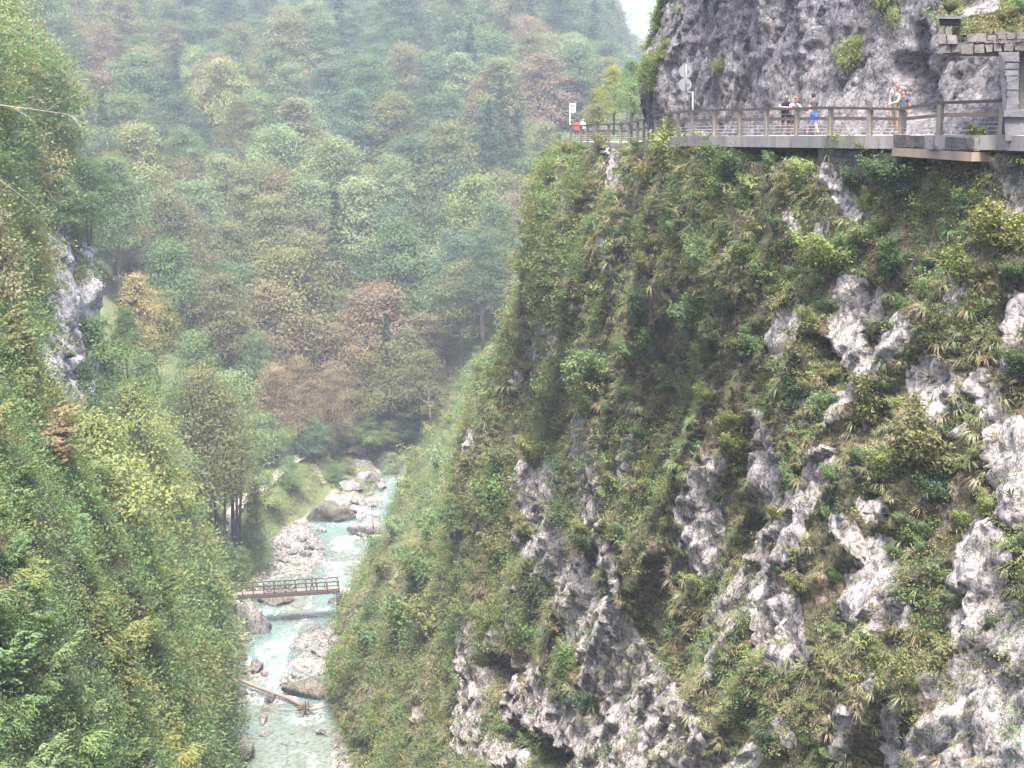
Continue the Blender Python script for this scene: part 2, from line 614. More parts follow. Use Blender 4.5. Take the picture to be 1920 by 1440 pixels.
# rock ribs and bare faces: capsules (x1, y1, x2, y2, half width) in photograph pixels, carried onto the wall
R_ROCK = [(1000, 892, 1014, 1010, 25), (1014, 1010, 1060, 1090, 36), (1060, 1090, 1130, 1180, 33), (1130, 1180, 1200, 1290, 44), (1200, 1290, 1190, 1400, 50), (1062, 1100, 1068, 1200, 8), (1066, 1150, 1112, 1290, 11),
          (1096, 790, 1090, 860, 12), (1090, 860, 1110, 930, 17), (1040, 880, 1085, 940, 9), (1108, 930, 1106, 1000, 12), (1106, 1000, 1140, 1060, 10), (1175, 825, 1172, 900, 7), (1190, 820, 1196, 845, 9),
          (1335, 880, 1312, 960, 22), (1310, 960, 1330, 1040, 32), (1150, 1060, 1152, 1130, 5),
          (1692, 612, 1590, 722, 18), (1590, 722, 1560, 775, 9), (1540, 862, 1482, 990, 19), (1482, 990, 1400, 1100, 23), (1400, 1100, 1355, 1168, 17), (1440, 1125, 1470, 1220, 34), (1350, 1180, 1330, 1260, 8),
          (1482, 585, 1460, 640, 16), (1592, 555, 1582, 660, 28), (1558, 650, 1575, 700, 20), (1640, 560, 1640, 590, 10),
          (1792, 535, 1772, 630, 10), (1730, 675, 1712, 722, 10), (1752, 700, 1742, 800, 16), (1792, 720, 1800, 800, 12), (1845, 715, 1872, 790, 18), (1895, 820, 1905, 950, 26), (1905, 560, 1900, 680, 12),
          (1650, 1020, 1662, 1090, 20), (1625, 1090, 1612, 1150, 28), (1612, 1150, 1690, 1150, 20), (1575, 985, 1610, 1025, 15), (1624, 945, 1626, 965, 12),
          (1845, 1035, 1832, 1130, 40), (1868, 1130, 1800, 1185, 20), (1905, 1160, 1920, 1200, 24), (1840, 1300, 1940, 1250, 70), (1800, 1420, 1940, 1400, 80), (1740, 1270, 1775, 1300, 14),
          (1245, 1330, 1290, 1425, 34), (1350, 1440, 1400, 1420, 20), (1574, 1340, 1580, 1410, 10), (1662, 1330, 1680, 1430, 12), (1624, 1275, 1630, 1285, 6), (1460, 1360, 1480, 1380, 12),
          (882, 1180, 882, 1260, 9), (926, 1200, 962, 1300, 15), (892, 1270, 880, 1400, 20), (980, 1330, 1060, 1400, 32), (1062, 1350, 1124, 1425, 32), (952, 1080, 962, 1180, 6), (862, 1140, 872, 1300, 5), (900, 1400, 960, 1440, 20),
          (1125, 455, 1137, 512, 8), (1022, 615, 1000, 682, 8), (1040, 640, 1042, 668, 7), (985, 690, 968, 722, 6), (990, 425, 985, 472, 6), (1062, 365, 1050, 402, 6), (880, 810, 870, 862, 5), (1150, 292, 1150, 345, 10),
          (1552, 325, 1602, 400, 14), (1882, 305, 1905, 382, 16), (1652, 295, 1662, 330, 7), (1542, 420, 1532, 450, 6), (1610, 300, 1630, 330, 8), (1480, 400, 1490, 425, 6),
          (1424, 785, 1450, 870, 9), (1432, 880, 1442, 940, 20), (950, 600, 945, 640, 4), (905, 720, 890, 760, 4), (1280, 1010, 1300, 1040, 8),
          (700, 1290, 705, 1310, 5), (760, 1330, 800, 1350, 8), (1020, 1300, 1030, 1320, 8), (1000, 1250, 1006, 1290, 6)]
R_HOLE = [(1510, 640, 1540, 690, 16), (1540, 700, 1580, 715, 12), (930, 1240, 940, 1270, 22), (1010, 1090, 1030, 1110, 10), (960, 1380, 1040, 1430, 24), (1740, 840, 1760, 900, 12), (1780, 760, 1785, 790, 10), (690, 1395, 700, 1420, 16), (1640, 930, 1650, 960, 8)]


def capsules(px, py, lst, soft=0.45):
    m = np.zeros(px.shape)
    for x1, y1, x2, y2, w in lst:
        dx, dy = x2 - x1, y2 - y1
        L2 = dx * dx + dy * dy + 1e-6
        sel = (px > min(x1, x2) - 2 * w) & (px < max(x1, x2) + 2 * w) & (py > min(y1, y2) - 2 * w) & (py < max(y1, y2) + 2 * w)
        qx, qy = px[sel], py[sel]
        t = np.clip(((qx - x1) * dx + (qy - y1) * dy) / L2, 0, 1)
        d = np.hypot(qx - x1 - t * dx, qy - y1 - t * dy) / w
        m[sel] = np.maximum(m[sel], 1 - sstep(1 - soft, 1 + soft, d))
    return m


def grid_faces(nr, nc):
    i = np.arange((nr - 1) * (nc - 1))
    r, c = i // (nc - 1), i % (nc - 1)
    a = r * nc + c
    return np.stack([a, a + 1, a + nc + 1, a + nc], 1)


def normals_grid(X, Y, Z):
    P = np.stack([X, Y, Z], 2)
    n = np.cross(np.gradient(P, axis=1), np.gradient(P, axis=0))
    n /= np.maximum(np.linalg.norm(n, axis=2), 1e-9)[..., None]
    return n


NC, NR = 640, 430
Yc = np.exp(np.linspace(math.log(30), math.log(275), NC))
tr = np.linspace(0, 1, NR)
YY = np.broadcast_to(Yc, (NR, NC)).copy()
ztop = road_z(Yc) - 0.35
ZZ = -3 + tr[:, None] * (ztop + 3)[None]
XX = XR(60 * np.log(YY), ZZ)
under = np.clip((ztop[None] - ZZ), 0, 99)                      # metres below the rim
# strata run up towards the viewer
e1 = -0.55 * YY + 0.83 * ZZ
e2 = 0.83 * YY + 0.55 * ZZ
broad = ridged(e1 * 0.035, e2 * 0.10, XX * 0.03, 3, 40) - 0.45
mid = ridged(e1 * 0.13, e2 * 0.34, XX * 0.2, 4, 60) - 0.45
fine = fbm(e1 * 0.7, e2 * 1.3, XX * 1.1, 4, 80)
rough = ridged(e1 * 0.55, e2 * 1.6, ZZ * 0.5, 3, 95) - 0.45
rimfade = sstep(0.3, 5, under)
foot = sstep(-1, 6, ZZ)
amp = (0.35 + 0.65 * foot) * sstep(30, 36, YY)
spur = sstep(96, 110, YY) * (1 - sstep(142, 160, YY))
d0 = rimfade * ((1.9 * broad + 1.1 * mid + 0.4 * fine) * (1 - 0.5 * spur) - 0.45 * spur)
px0, py0 = proj(XX - d0 * amp, YY - 0.35 * d0, ZZ)
wpx = 7 * fbm(XX * 0.6, YY * 0.35, ZZ * 0.6, 3, 5) + 6 * fbm(XX * 2, YY * 1.2, ZZ * 2, 3, 8)
wpy = 10 * fbm(XX * 0.6, YY * 0.35, ZZ * 0.5, 3, 15) + 7 * fbm(XX * 2, YY * 1.2, ZZ * 2, 3, 18)
rock = capsules(px0 + wpx, py0 + wpy, [(a, b, c, d, w * 1.22 + 1.5) for a, b, c, d, w in R_ROCK], 0.4)
hole = capsules(px0 + wpx, py0 + wpy, R_HOLE)
auto = sstep(0.46, 0.66, mid + 0.35 * fbm(e1 * 0.5, e2 * 0.9, XX, 4, 120)) * sstep(0.0, 0.5, fbm(YY * 0.05, ZZ * 0.06, XX * 0.05, 2, 130) + 0.25) * 0.7
brk = fbm(e1 * 0.9, e2 * 1.8, XX * 1.2, 4, 125)
rock = sstep(0.28, 0.50, rock + 0.28 * brk * (rock > 0.01))
rockm = np.clip(np.maximum(rock, auto * sstep(4, 9, under)) - 0.9 * hole, 0, 1)
wj = 0.35 * fbm(e1 * 0.8, e2 * 0.8, XX * 0.8, 3, 185)
sel_ = rockm > 0.02
blk1 = facets(e1 * 0.30 + wj, e2 * 0.62 + wj, XX * 0.5, 1000, sel_)
blk2 = facets(e1 * 0.75 + wj, e2 * 1.5 - wj, XX * 1.2, 1020, sel_)
gap = capsules(px0, py0, [(1392, 283, 1522, 285, 13), (1742, 297, 1790, 296, 9)], 0.4)
disp = d0 * (1 - 0.25 * rock) + rockm * (-0.05 + 0.2 * rough + 0.30 * blk1 + 0.24 * blk2) + 0.12 * rock * rimfade - 1.8 * hole * rimfade - 1.7 * gap
XX2 = XX - disp * amp
YY2 = YY - 0.35 * disp - 0.2 * rockm * fbm(XX * 1.5, YY * 1.5, ZZ * 1.5, 3, 140)
ZZ2 = ZZ + 0.3 * rimfade * fbm(XX * 0.8, YY * 0.8, ZZ * 0.8, 3, 150) * foot
CL_N = normals_grid(XX2, YY2, ZZ2)
# shelf rows that close the top of the wall
extra = [(2.0, 0.05), (6, 0.3), (15, 1.5), (45, 6)]
Xe, Ye, Ze = [XX2], [YY2], [ZZ2]
for dx, dz in extra:
    Xe.append(XX2[-1:] + dx)
    Ye.append(YY2[-1:])
    Ze.append(ZZ2[-1:] + np.where(YY2[-1:] > 121, dz, 0))
Xa, Ya, Za = np.concatenate(Xe), np.concatenate(Ye), np.concatenate(Ze)
ra_ = np.concatenate([rockm] + [np.zeros((1, NC))] * len(extra))
me = mesh_np('gorge_cliff', np.stack([Xa.ravel(), Ya.ravel(), Za.ravel()], 1), grid_faces(len(Xa), NC), True, {'rock': ra_}, [M['cliff']])
cliff = tag(link('gorge_cliff', me), 'steep limestone gorge cliff overgrown with grass and shrubs below the road', kind='structure')
CL_PX, CL_PY = proj(XX2, YY2, ZZ2)


def on_cliff(px, py, A=None):
    """front-most surface point of the wall near a photograph pixel"""
    PX, PY, X, Y, Z, Nn = A or (CL_PX, CL_PY, XX2, YY2, ZZ2, CL_N)
    for tol in (4, 8, 16, 30, 60):
        d = np.hypot(PX - px, PY - py)
        i = np.where(d.ravel() < tol)[0]
        if len(i):
            k = i[np.argmin(Y.ravel()[i])]
            return np.array((X.ravel()[k], Y.ravel()[k], Z.ravel()[k])), Nn.reshape(-1, 3)[k]
    return None, None


# ------------------------------------------------------------------ cliff above the road
U_CTRL = [(1207, 215, 93.5), (1194, 140, 92.5), (1240, 5, 91), (1300, 220, 84), (1300, 40, 85), (1400, 225, 76), (1400, 20, 77), (1550, 225, 67.5), (1550, 20, 69.5), (1700, 230, 62.5), (1700, 20, 65), (1850, 200, 57.5), (1850, 20, 60),
          (2000, 200, 53.5), (2000, 20, 56), (2300, 100, 46),
          (98, 66, 12, 0), (104, 66, 20, 0), (112, 66, 32, 0), (98, 85, 16, 0), (112, 85, 34, 0), (85, 100, 19, 0), (70, 100, 23, 0), (55, 100, 29, 0), (45, 85, 27, 0)]
XU = ctrl(U_CTRL)
UC, UR = 330, 260
Yu = np.linspace(40, 113, UC)
Zu = np.linspace(60.5, 100, UR) ** 1.0
YU, ZU = np.meshgrid(Yu, Zu)
ZU = 60.5 + (ZU - 60.5) * np.interp(ZU, [60.5, 80, 100], [0.75, 0.8, 1.0])
XUb = XU(60 * np.log(YU), ZU)
f1 = -0.5 * YU + 0.86 * ZU
f2 = 0.86 * YU + 0.5 * ZU
ub = ridged(f1 * 0.05, f2 * 0.14, XUb * 0.05, 3, 240) - 0.45
um = ridged(f1 * 0.2, f2 * 0.5, XUb * 0.2, 4, 260) - 0.45
uf = ridged(f1 * 0.9, f2 * 1.7, XUb * 0.8, 4, 280) - 0.45
uclear = sstep(0.0, 2.5, ZU - road_z(YU))                   # keep the roadway free
pxu, pyu = proj(XUb, YU, ZU)
ur = 1 - 0.0 * XUb
green = sstep(0.12, 0.35, 0.8 * fbm(XUb * 0.5, YU * 0.35, ZU * 0.3, 4, 300) + 0.5 * capsules(pxu, pyu, [(1262, -10, 1235, 100, 46), (1300, 50, 1330, 120, 30), (1645, -20, 1655, 25, 34), (1595, 85, 1590, 110, 16), (1225, 120, 1225, 160, 18)], 0.7) - 0.36)
cave = capsules(pxu, pyu, [(1690, 130, 1715, 195, 26), (1720, 60, 1705, 120, 14)], 0.6)
uj = 0.3 * fbm(f1 * 0.6, f2 * 0.6, XUb * 0.6, 3, 305)
ud = uclear * (0.5 * ub + 0.25 * um + 0.2 * facets(f1 * 0.22 + uj, f2 * 0.5 + uj, XUb * 0.4, 1100)) + (0.12 * uf + 0.16 * facets(f1 * 0.55 + uj, f2 * 1.3 - uj, XUb * 1.0, 1120)) * (0.4 + 0.6 * uclear) + 0.1 * fbm(f1 * 3, f2 * 4, XUb * 3, 3, 310) - 1.3 * cave - 0.35 * uclear
XU2 = XUb - ud
YU2 = YU - 0.4 * ud
UP_N = normals_grid(XU2, YU2, ZU)
me = mesh_np('upper_cliff', np.stack([XU2.ravel(), YU2.ravel(), ZU.ravel()], 1), grid_faces(UR, UC), True, {'rock': np.clip(1 - green * 0.85, 0, 1)}, [M['upper']])
upper = tag(link('upper_cliff', me), 'grey limestone rock face rising behind the road', kind='structure')
UP_PX, UP_PY = proj(XU2, YU2, ZU)

# ------------------------------------------------------------------ left bank
L_CTRL = [(0, 1440, 44), (-200, 1440, 36), (150, 1440, 52), (300, 1440, 74), (372, 1440, 112), (412, 1440, 141), (0, 1000, 56), (150, 1000, 70), (260, 1000, 95), (350, 1020, 148), (0, 700, 78), (70, 700, 112), (150, 720, 146), (172, 600, 152),
          (-40, 300, 98), (80, 430, 148), (150, 470, 152), (0, 250, 135), (-70, 0, 112), (-60, 0, 150), (-20, 60, 185), (30, 300, 190), (405, 1190, 166), (402, 1275, 158), (400, 1120, 180), (300, 900, 178), (215, 760, 178),
          (175, 3, -35, 0), (200, 3, -38, 0), (200, 30, -66, 0), (200, 80, -100, 0), (110, 0, -22, 0), (60, 0, -12, 0)]
XL = ctrl(L_CTRL)
LCn, LRn = 330, 380
Yl = np.exp(np.linspace(math.log(30), math.log(205), LCn))
Zl = np.linspace(-2, 108, LRn)
YL, ZL = np.meshgrid(Yl, Zl)
XLb = XL(60 * np.log(YL), ZL)
pxl, pyl = proj(XLb, YL, ZL)
L_ROCK = [(90, 440, 108, 560, 22), (115, 560, 135, 700, 28), (155, 450, 172, 520, 16), (165, 530, 178, 620, 17), (80, 640, 115, 740, 26), (155, 640, 185, 690, 16), (140, 700, 140, 750, 10), (75, 600, 90, 640, 18),
          (440, 1150, 470, 1210, 26), (420, 1230, 440, 1260, 16)]
wl = 14 * fbm(XLb * 0.3, YL * 0.2, ZL * 0.3, 3, 405)
lrock = capsules(pxl + wl, pyl + 1.3 * wl, [(a, b, c, d, w * 1.35) for a, b, c, d, w in L_ROCK])
ld = 2.2 * (ridged(YL * 0.07, ZL * 0.05, XLb * 0.04, 3, 440) - 0.45) + 0.8 * (ridged(YL * 0.3, ZL * 0.16, XLb * 0.2, 4, 460) - 0.45) + 0.8 * lrock + lrock * (0.9 * facets(YL * 0.28, ZL * 0.16, XLb * 0.3, 1200, lrock > 0.02) + 0.5 * facets(YL * 0.7, ZL * 0.4, XLb * 0.6, 1220, lrock > 0.02))
XL2, YL2 = XLb + ld, YL - 0.3 * ld
LB_N = normals_grid(XL2, YL2, ZL) * -1
me = mesh_np('left_bank', np.stack([XL2.ravel(), YL2.ravel(), ZL.ravel()], 1), grid_faces(LRn, LCn)[:, ::-1], True, {'rock': lrock}, [M['bank']])
lbank = tag(link('wooded_bank', me), 'steep wooded bank with a pale rock wall on the left of the gorge', kind='structure')
LB_PX, LB_PY = proj(XL2, YL2, ZL)
LB = (LB_PX, LB_PY, XL2, YL2, ZL, LB_N)
UPA = (UP_PX, UP_PY, XU2, YU2, ZU, UP_N)

# ------------------------------------------------------------------ valley floor with the river bed
RIV_Y = [120, 143, 169, 185, 208, 225, 239, 254, 275, 300]
RIV_L = [-26.5, -28.8, -34.0, -34.5, -34.8, -33.2, -29.5, -27.5, -31, -42]
RIV_R = [-13.0, -15.5, -18.8, -20.5, -18.0, -17.0, -16.5, -17.5, -22, -34]


def water_z(Y):
    return np.interp(Y, [100, 150, 185, 225, 240, 256, 300], [-0.35, -0.1, 0.0, 0.35, 0.7, 1.5, 3.5])


FX, FY = np.meshgrid(np.linspace(-110, 20, 261), np.linspace(118, 300, 365))
rl, rr = np.interp(FY, RIV_Y, RIV_L), np.interp(FY, RIV_Y, RIV_R)
wz = water_z(FY)
mid_ = (rl + rr) / 2
edge = np.maximum(rl - FX, FX - rr)                            # >0 outside the channel
nf = fbm(FX * 0.25, FY * 0.25, 0 * FX, 4, 500)
fz = wz - 0.75 * sstep(0.2, -3.0, edge) + 0.15 * nf
lft = np.clip(rl - FX, 0, 200)
rgt = np.clip(FX - rr, 0, 200)
terr = np.interp(lft, [0, 1.5, 4, 7, 10, 16, 40, 80], [0, 0.9, 3.2, 5.6, 5.9, 9.5, 30, 70])
fz = fz + terr * sstep(150, 175, FY) + np.minimum(rgt * 1.6, 22) + (1 - sstep(150, 175, FY)) * lft * 1.5
fz += np.clip((FY - 268) * 0.75, 0, 60) * sstep(-24, -40, FX - 0 * FY) * 0.4
fpx, fpy = proj(FX, FY, wz)
BARS = [(520, 1015, 560, 1055, 36), (560, 1005, 590, 1035, 22), (500, 1060, 530, 1066, 20), (590, 1205, 590, 1240, 36), (625, 1180, 610, 1240, 16), (660, 905, 690, 892, 16), (645, 945, 660, 928, 10), (690, 985, 700, 1000, 20), (640, 1400, 652, 1440, 18), (540, 1280, 560, 1275, 14), (700, 1040, 690, 1080, 10), (455, 1255, 490, 1262, 14), (440, 1330, 450, 1400, 16)]
bar = (1 - sstep(0.3, 1.6, lft)) * capsules(fpx + 9 * fbm(FX * 0.8, FY * 0.5, 0 * FX, 3, 520), fpy + 9 * fbm(FX * 0.8, FY * 0.5, 0 * FX, 3, 530), BARS, 0.55)
shal = capsules(fpx, fpy, [(510, 1410, 630, 1420, 62), (470, 1300, 500, 1330, 34), (640, 1040, 685, 1080, 30), (545, 1110, 560, 1150, 30), (600, 1270, 620, 1262, 22)], 0.7)
knoll = capsules(fpx, fpy, [(610, 880, 660, 890, 45)], 0.8)
fz = fz + np.maximum(bar * (0.95 + 0.25 * nf), shal * 0.6) + knoll * 1.8 + 0.08 * fbm(FX * 1.7, FY * 1.7, 0 * FX, 3, 540)
stony = np.clip(1 - sstep(0.2, 1.4, lft) - sstep(0.3, 2.0, rgt), 0, 1)
stony = np.maximum(stony, bar) * (1 - knoll)


def floor_mat():
    m, nt, out = new_mat('river_floor')
    L = nt.links
    geo = N(nt, 'ShaderNodeNewGeometry')
    vec = geo.outputs['Position']
    st = N(nt, 'ShaderNodeAttribute', attribute_type='GEOMETRY', attribute_name='stony')
    v = N(nt, 'ShaderNodeTexVoronoi')
    v.inputs['Scale'].default_value = 2.3
    v.inputs['Randomness'].default_value = 1.0
    L.new(vec, v.inputs['Vector'])
    n1 = noise_tex(nt, 0.35, 5, 0.6, vec)
    n2 = noise_tex(nt, 3.0, 6, 0.7, vec)
    peb = ramp(nt, [(0.0, (0.225, 0.208, 0.19)), (0.5, (0.175, 0.158, 0.14)), (0.85, (0.085, 0.073, 0.062))], v.outputs['Distance'])
    tint = ramp(nt, [(0.33, (0.82, 0.72, 0.55)), (0.45, (1, 0.97, 0.95)), (0.65, (1.03, 1.0, 1.0))], n1.outputs[0])
    c = mixc(nt, peb.outputs[0], tint.outputs[0], 1.0, 'MULTIPLY')
    gs = ramp(nt, [(0.35, (0.035, 0.04, 0.018)), (0.55, (0.07, 0.085, 0.03)), (0.7, (0.10, 0.085, 0.045))], n2.outputs[0])
    mm = N(nt, 'ShaderNodeMath', operation='MULTIPLY_ADD')
    mm.inputs[1].default_value = 0.5
    mm.inputs[2].default_value = -0.25
    L.new(n2.outputs[0], mm.inputs[0])
    ad = N(nt, 'ShaderNodeMath', operation='ADD')
    L.new(mm.outputs[0], ad.inputs[0])
    L.new(st.outputs['Fac'], ad.inputs[1])
    e = ramp(nt, [(0.4, (0, 0, 0)), (0.55, (1, 1, 1))], ad.outputs[0])
    c = mixc(nt, gs.outputs[0], c, e.outputs[0])
    p = N(nt, 'ShaderNodeBsdfPrincipled')
    p.inputs['Roughness'].default_value = 0.9
    L.new(c, p.inputs['Base Color'])
    b = N(nt, 'ShaderNodeBump')
    b.inputs['Strength'].default_value = 0.7
    b.inputs['Distance'].default_value = 0.2
    L.new(v.outputs['Distance'], b.inputs['Height'])
    b.invert = True
    L.new(b.outputs[0], p.inputs['Normal'])
    L.new(p.outputs[0], out.inputs[0])
    return m


M['floor'] = floor_mat()
me = mesh_np('valley_floor', np.stack([FX.ravel(), FY.ravel(), fz.ravel()], 1), grid_faces(*FX.shape), True, {'stony': stony}, [M['floor']])
tag(link('valley_floor', me), 'stony river bed and grassy banks on the gorge floor', kind='structure')


def floor_z(x, y):
    i = np.clip((y - 118) / (300 - 118) * 364, 0, 363.99)
    j = np.clip((x + 110) / 130 * 260, 0, 259.99)
    a, b = int(i), int(j)
    u, v = i - a, j - b
    return float((fz[a, b] * (1 - v) + fz[a, b + 1] * v) * (1 - u) + (fz[a + 1, b] * (1 - v) + fz[a + 1, b + 1] * v) * u)


def ray_floor(px, py, lo=135.0, hi=298.0):
    """where the view ray of a photograph pixel meets the valley floor"""
    for Y in np.arange(lo, hi, 0.5):
        p = at(px, py, Y)
        if p[2] <= floor_z(p[0], Y):
            return np.array((p[0], Y, floor_z(p[0], Y)))
    return at(px, py, hi)


# water
WXn, WYn = 60, 330
WY = np.linspace(119, 292, WYn)[:, None] * np.ones((1, WXn))
wl_, wr_ = np.interp(WY, RIV_Y, RIV_L) - 0.8, np.interp(WY, RIV_Y, RIV_R) + 1.2
WX = wl_ + (wr_ - wl_) * np.linspace(0, 1, WXn)[None]
WZ = water_z(WY) + 0.05 * fbm(WX * 0.9, WY * 0.6, 0 * WX, 4, 600) * 1.5
bed = np.array([[floor_z(WX[i, j], WY[i, j]) for j in range(WXn)] for i in range(WYn)])
depth = np.clip((water_z(WY) - bed) / 0.8, 0, 1)
wpx_, wpy_ = proj(WX, WY, WZ)
foam = sstep(0.12, 0.5, ridged(WX * 0.32, WY * 0.16, 0 * WX, 4, 620) - 0.35 + 0.35 * capsules(wpx_, wpy_, [(640, 1050, 620, 1080, 22), (600, 960, 690, 960, 18), (440, 1265, 470, 1245, 14), (520, 1270, 560, 1250, 20), (450, 1310, 480, 1340, 22), (590, 1180, 560, 1200, 14), (630, 1010, 640, 1030, 22), (490, 1220, 520, 1215, 12), (600, 1340, 560, 1345, 10)], 0.8) - 0.1)


def water_mat():
    m, nt, out = new_mat('river_water')
    L = nt.links
    geo = N(nt, 'ShaderNodeNewGeometry')
    dp = N(nt, 'ShaderNodeAttribute', attribute_type='GEOMETRY', attribute_name='depth')
    fo = N(nt, 'ShaderNodeAttribute', attribute_type='GEOMETRY', attribute_name='foam')
    mp = N(nt, 'ShaderNodeMapping')
    mp.inputs['Scale'].default_value = (1.0, 0.45, 1.0)
    L.new(geo.outputs['Position'], mp.inputs[0])
    n = noise_tex(nt, 1.6, 6, 0.65, mp.outputs[0], 0.8)
    n2 = noise_tex(nt, 1.7, 7, 0.75, mp.outputs[0], 1.2)
    milk = ramp(nt, [(0.0, (0.20, 0.205, 0.185)), (0.5, (0.165, 0.212, 0.198)), (1.0, (0.122, 0.195, 0.19))], dp.outputs['Fac'])
    fm = N(nt, 'ShaderNodeMath', operation='MULTIPLY')
    nr = ramp(nt, [(0.46, (0, 0, 0)), (0.60, (0.85, 0.85, 0.85))], n2.outputs[0])
    L.new(fo.outputs['Fac'], fm.inputs[0])
    L.new(nr.outputs[0], fm.inputs[1])
    df = N(nt, 'ShaderNodeBsdfDiffuse')
    L.new(milk.outputs[0], df.inputs[0])
    tp = N(nt, 'ShaderNodeBsdfTransparent')
    tp.inputs[0].default_value = (0.80, 0.92, 0.89, 1)
    op = ramp(nt, [(0.0, (0.06, 0.06, 0.06)), (0.4, (0.25, 0.25, 0.25)), (1.0, (0.6, 0.6, 0.6))], dp.outputs['Fac'])
    m1 = N(nt, 'ShaderNodeMixShader')
    L.new(op.outputs[0], m1.inputs[0])
    L.new(tp.outputs[0], m1.inputs[1])
    L.new(df.outputs[0], m1.inputs[2])
    gl = N(nt, 'ShaderNodeBsdfGlossy')
    gl.inputs['Roughness'].default_value = 0.12
    fr = N(nt, 'ShaderNodeFresnel')
    fr.inputs['IOR'].default_value = 1.33
    b = N(nt, 'ShaderNodeBump')
    b.inputs['Strength'].default_value = 0.6
    b.inputs['Distance'].default_value = 0.25
    L.new(n.outputs[0], b.inputs['Height'])
    for x in (gl, fr, df):
        L.new(b.outputs[0], x.inputs['Normal'])
    m2 = N(nt, 'ShaderNodeMixShader')
    L.new(fr.outputs[0], m2.inputs[0])
    L.new(m1.outputs[0], m2.inputs[1])
    L.new(gl.outputs[0], m2.inputs[2])
    wf = N(nt, 'ShaderNodeBsdfDiffuse')
    wf.inputs[0].default_value = (0.46, 0.48, 0.48, 1)
    m3 = N(nt, 'ShaderNodeMixShader')
    L.new(fm.outputs[0], m3.inputs[0])
    L.new(m2.outputs[0], m3.inputs[1])
    L.new(wf.outputs[0], m3.inputs[2])
    L.new(m3.outputs[0], out.inputs[0])
    return m


M['water'] = water_mat()
me = mesh_np('river', np.stack([WX.ravel(), WY.ravel(), WZ.ravel()], 1), grid_faces(WYn, WXn), True, {'depth': depth, 'foam': foam}, [M['water']])
tag(link('river', me), 'shallow turquoise mountain river running through the gorge', kind='structure')


# ------------------------------------------------------------------ far hillside
def hill_z(X, Y):
    z = np.interp(Y, [255, 262, 275, 300, 350, 430, 540, 640, 760, 900, 1100, 1400], [2, 6, 15, 31, 51, 68, 87, 112, 140, 150, 140, 120])
    ax = X / np.maximum(Y, 1) * F + 960                         # bearing as a photograph column
    fall = sstep(1105, 1245, ax) * sstep(300, 520, Y)
    z = z * (1 - 0.62 * fall) - 12 * fall
    z = z + sstep(250, -100, ax) * 25 * sstep(200, 330, Y)
    z = z + 9 * fbm(X * 0.012, Y * 0.012, 0 * X, 3, 700) * sstep(262, 330, Y)
    # the river valley bends left behind the knoll
    return z


HX, HY = np.meshgrid(np.linspace(-520, 520, 261), np.concatenate([np.linspace(250, 520, 110), np.linspace(526, 1500, 90)]))
HZ = hill_z(HX, HY)
chan = sstep(10, 5, np.abs(HX - np.interp(HY, RIV_Y, (np.array(RIV_L) + np.array(RIV_R)) / 2))) * sstep(272, 258, HY)
HZ = HZ * (1 - chan) - 1.0 * chan
me = mesh_np('hillside', np.stack([HX.ravel(), HY.ravel(), HZ.ravel()], 1), grid_faces(*HX.shape), True, None, [M['soil']])
tag(link('hillside', me), 'wooded mountainside closing the valley', kind='structure')
# base sheet to the horizon
me = mesh_np('ground', [(-3000, -60, -4.0), (3000, -60, -4.0), (3000, 5000, -4.0), (-3000, 5000, -4.0)], [[(0, 1, 2, 3)]], False, None, [M['soil']])
tag(link('ground', me), 'valley ground reaching to the horizon', kind='structure')
# far mountain in the notch
mx, my = np.meshgrid(np.linspace(-200, 900, 90), np.linspace(1450, 2300, 50))
mz = 26 + 136 * sstep(1450, 1700, my) * (0.85 + 0.3 * fbm(mx * 0.006, my * 0.004, 0 * mx, 5, 720)) * np.interp(mx, [-200, 60, 200, 900], [1.1, 1.15, 0.95, 1.0]) + 3 * fbm(mx * 0.08, my * 0.08, 0 * mx, 3, 730)
M['farwood'] = simple('far_woods', (0.045, 0.07, 0.04), 0.95, 0.4, 0.05, 0.5)
me = mesh_np('distant_mountain', np.stack([mx.ravel(), my.ravel(), mz.ravel()], 1), grid_faces(*mx.shape), True, None, [M['farwood']])
tag(link('distant_mountain', me), 'hazy blue wooded mountain in the notch of the skyline', kind='structure')


# ================================================================== vegetation prototypes
def leaf_cards(C, Nn, size, aspect, rng, axis=None):
    """diamond leaves at C with normals Nn; axis = preferred long direction"""
    n = len(C)
    Nn = Nn / np.maximum(np.linalg.norm(Nn, axis=1), 1e-9)[:, None]
    r = axis if axis is not None else rng.normal(size=(n, 3))
    a = r - (r * Nn).sum(1)[:, None] * Nn
    a /= np.maximum(np.linalg.norm(a, axis=1), 1e-9)[:, None]
    b = np.cross(Nn, a)
    s = (size * rng.uniform(0.65, 1.3, n))[:, None] if np.isscalar(size) else size[:, None]
    V = np.empty((n, 4, 3))
    V[:, 0] = C - a * s * 0.5
    V[:, 1] = C - b * s * aspect * 0.5 + a * s * 0.05
    V[:, 2] = C + a * s * 0.5 - Nn * s * 0.12
    V[:, 3] = C + b * s * aspect * 0.5 + a * s * 0.05
    F_ = np.arange(n * 4).reshape(n, 4)
    return V.reshape(-1, 3), F_


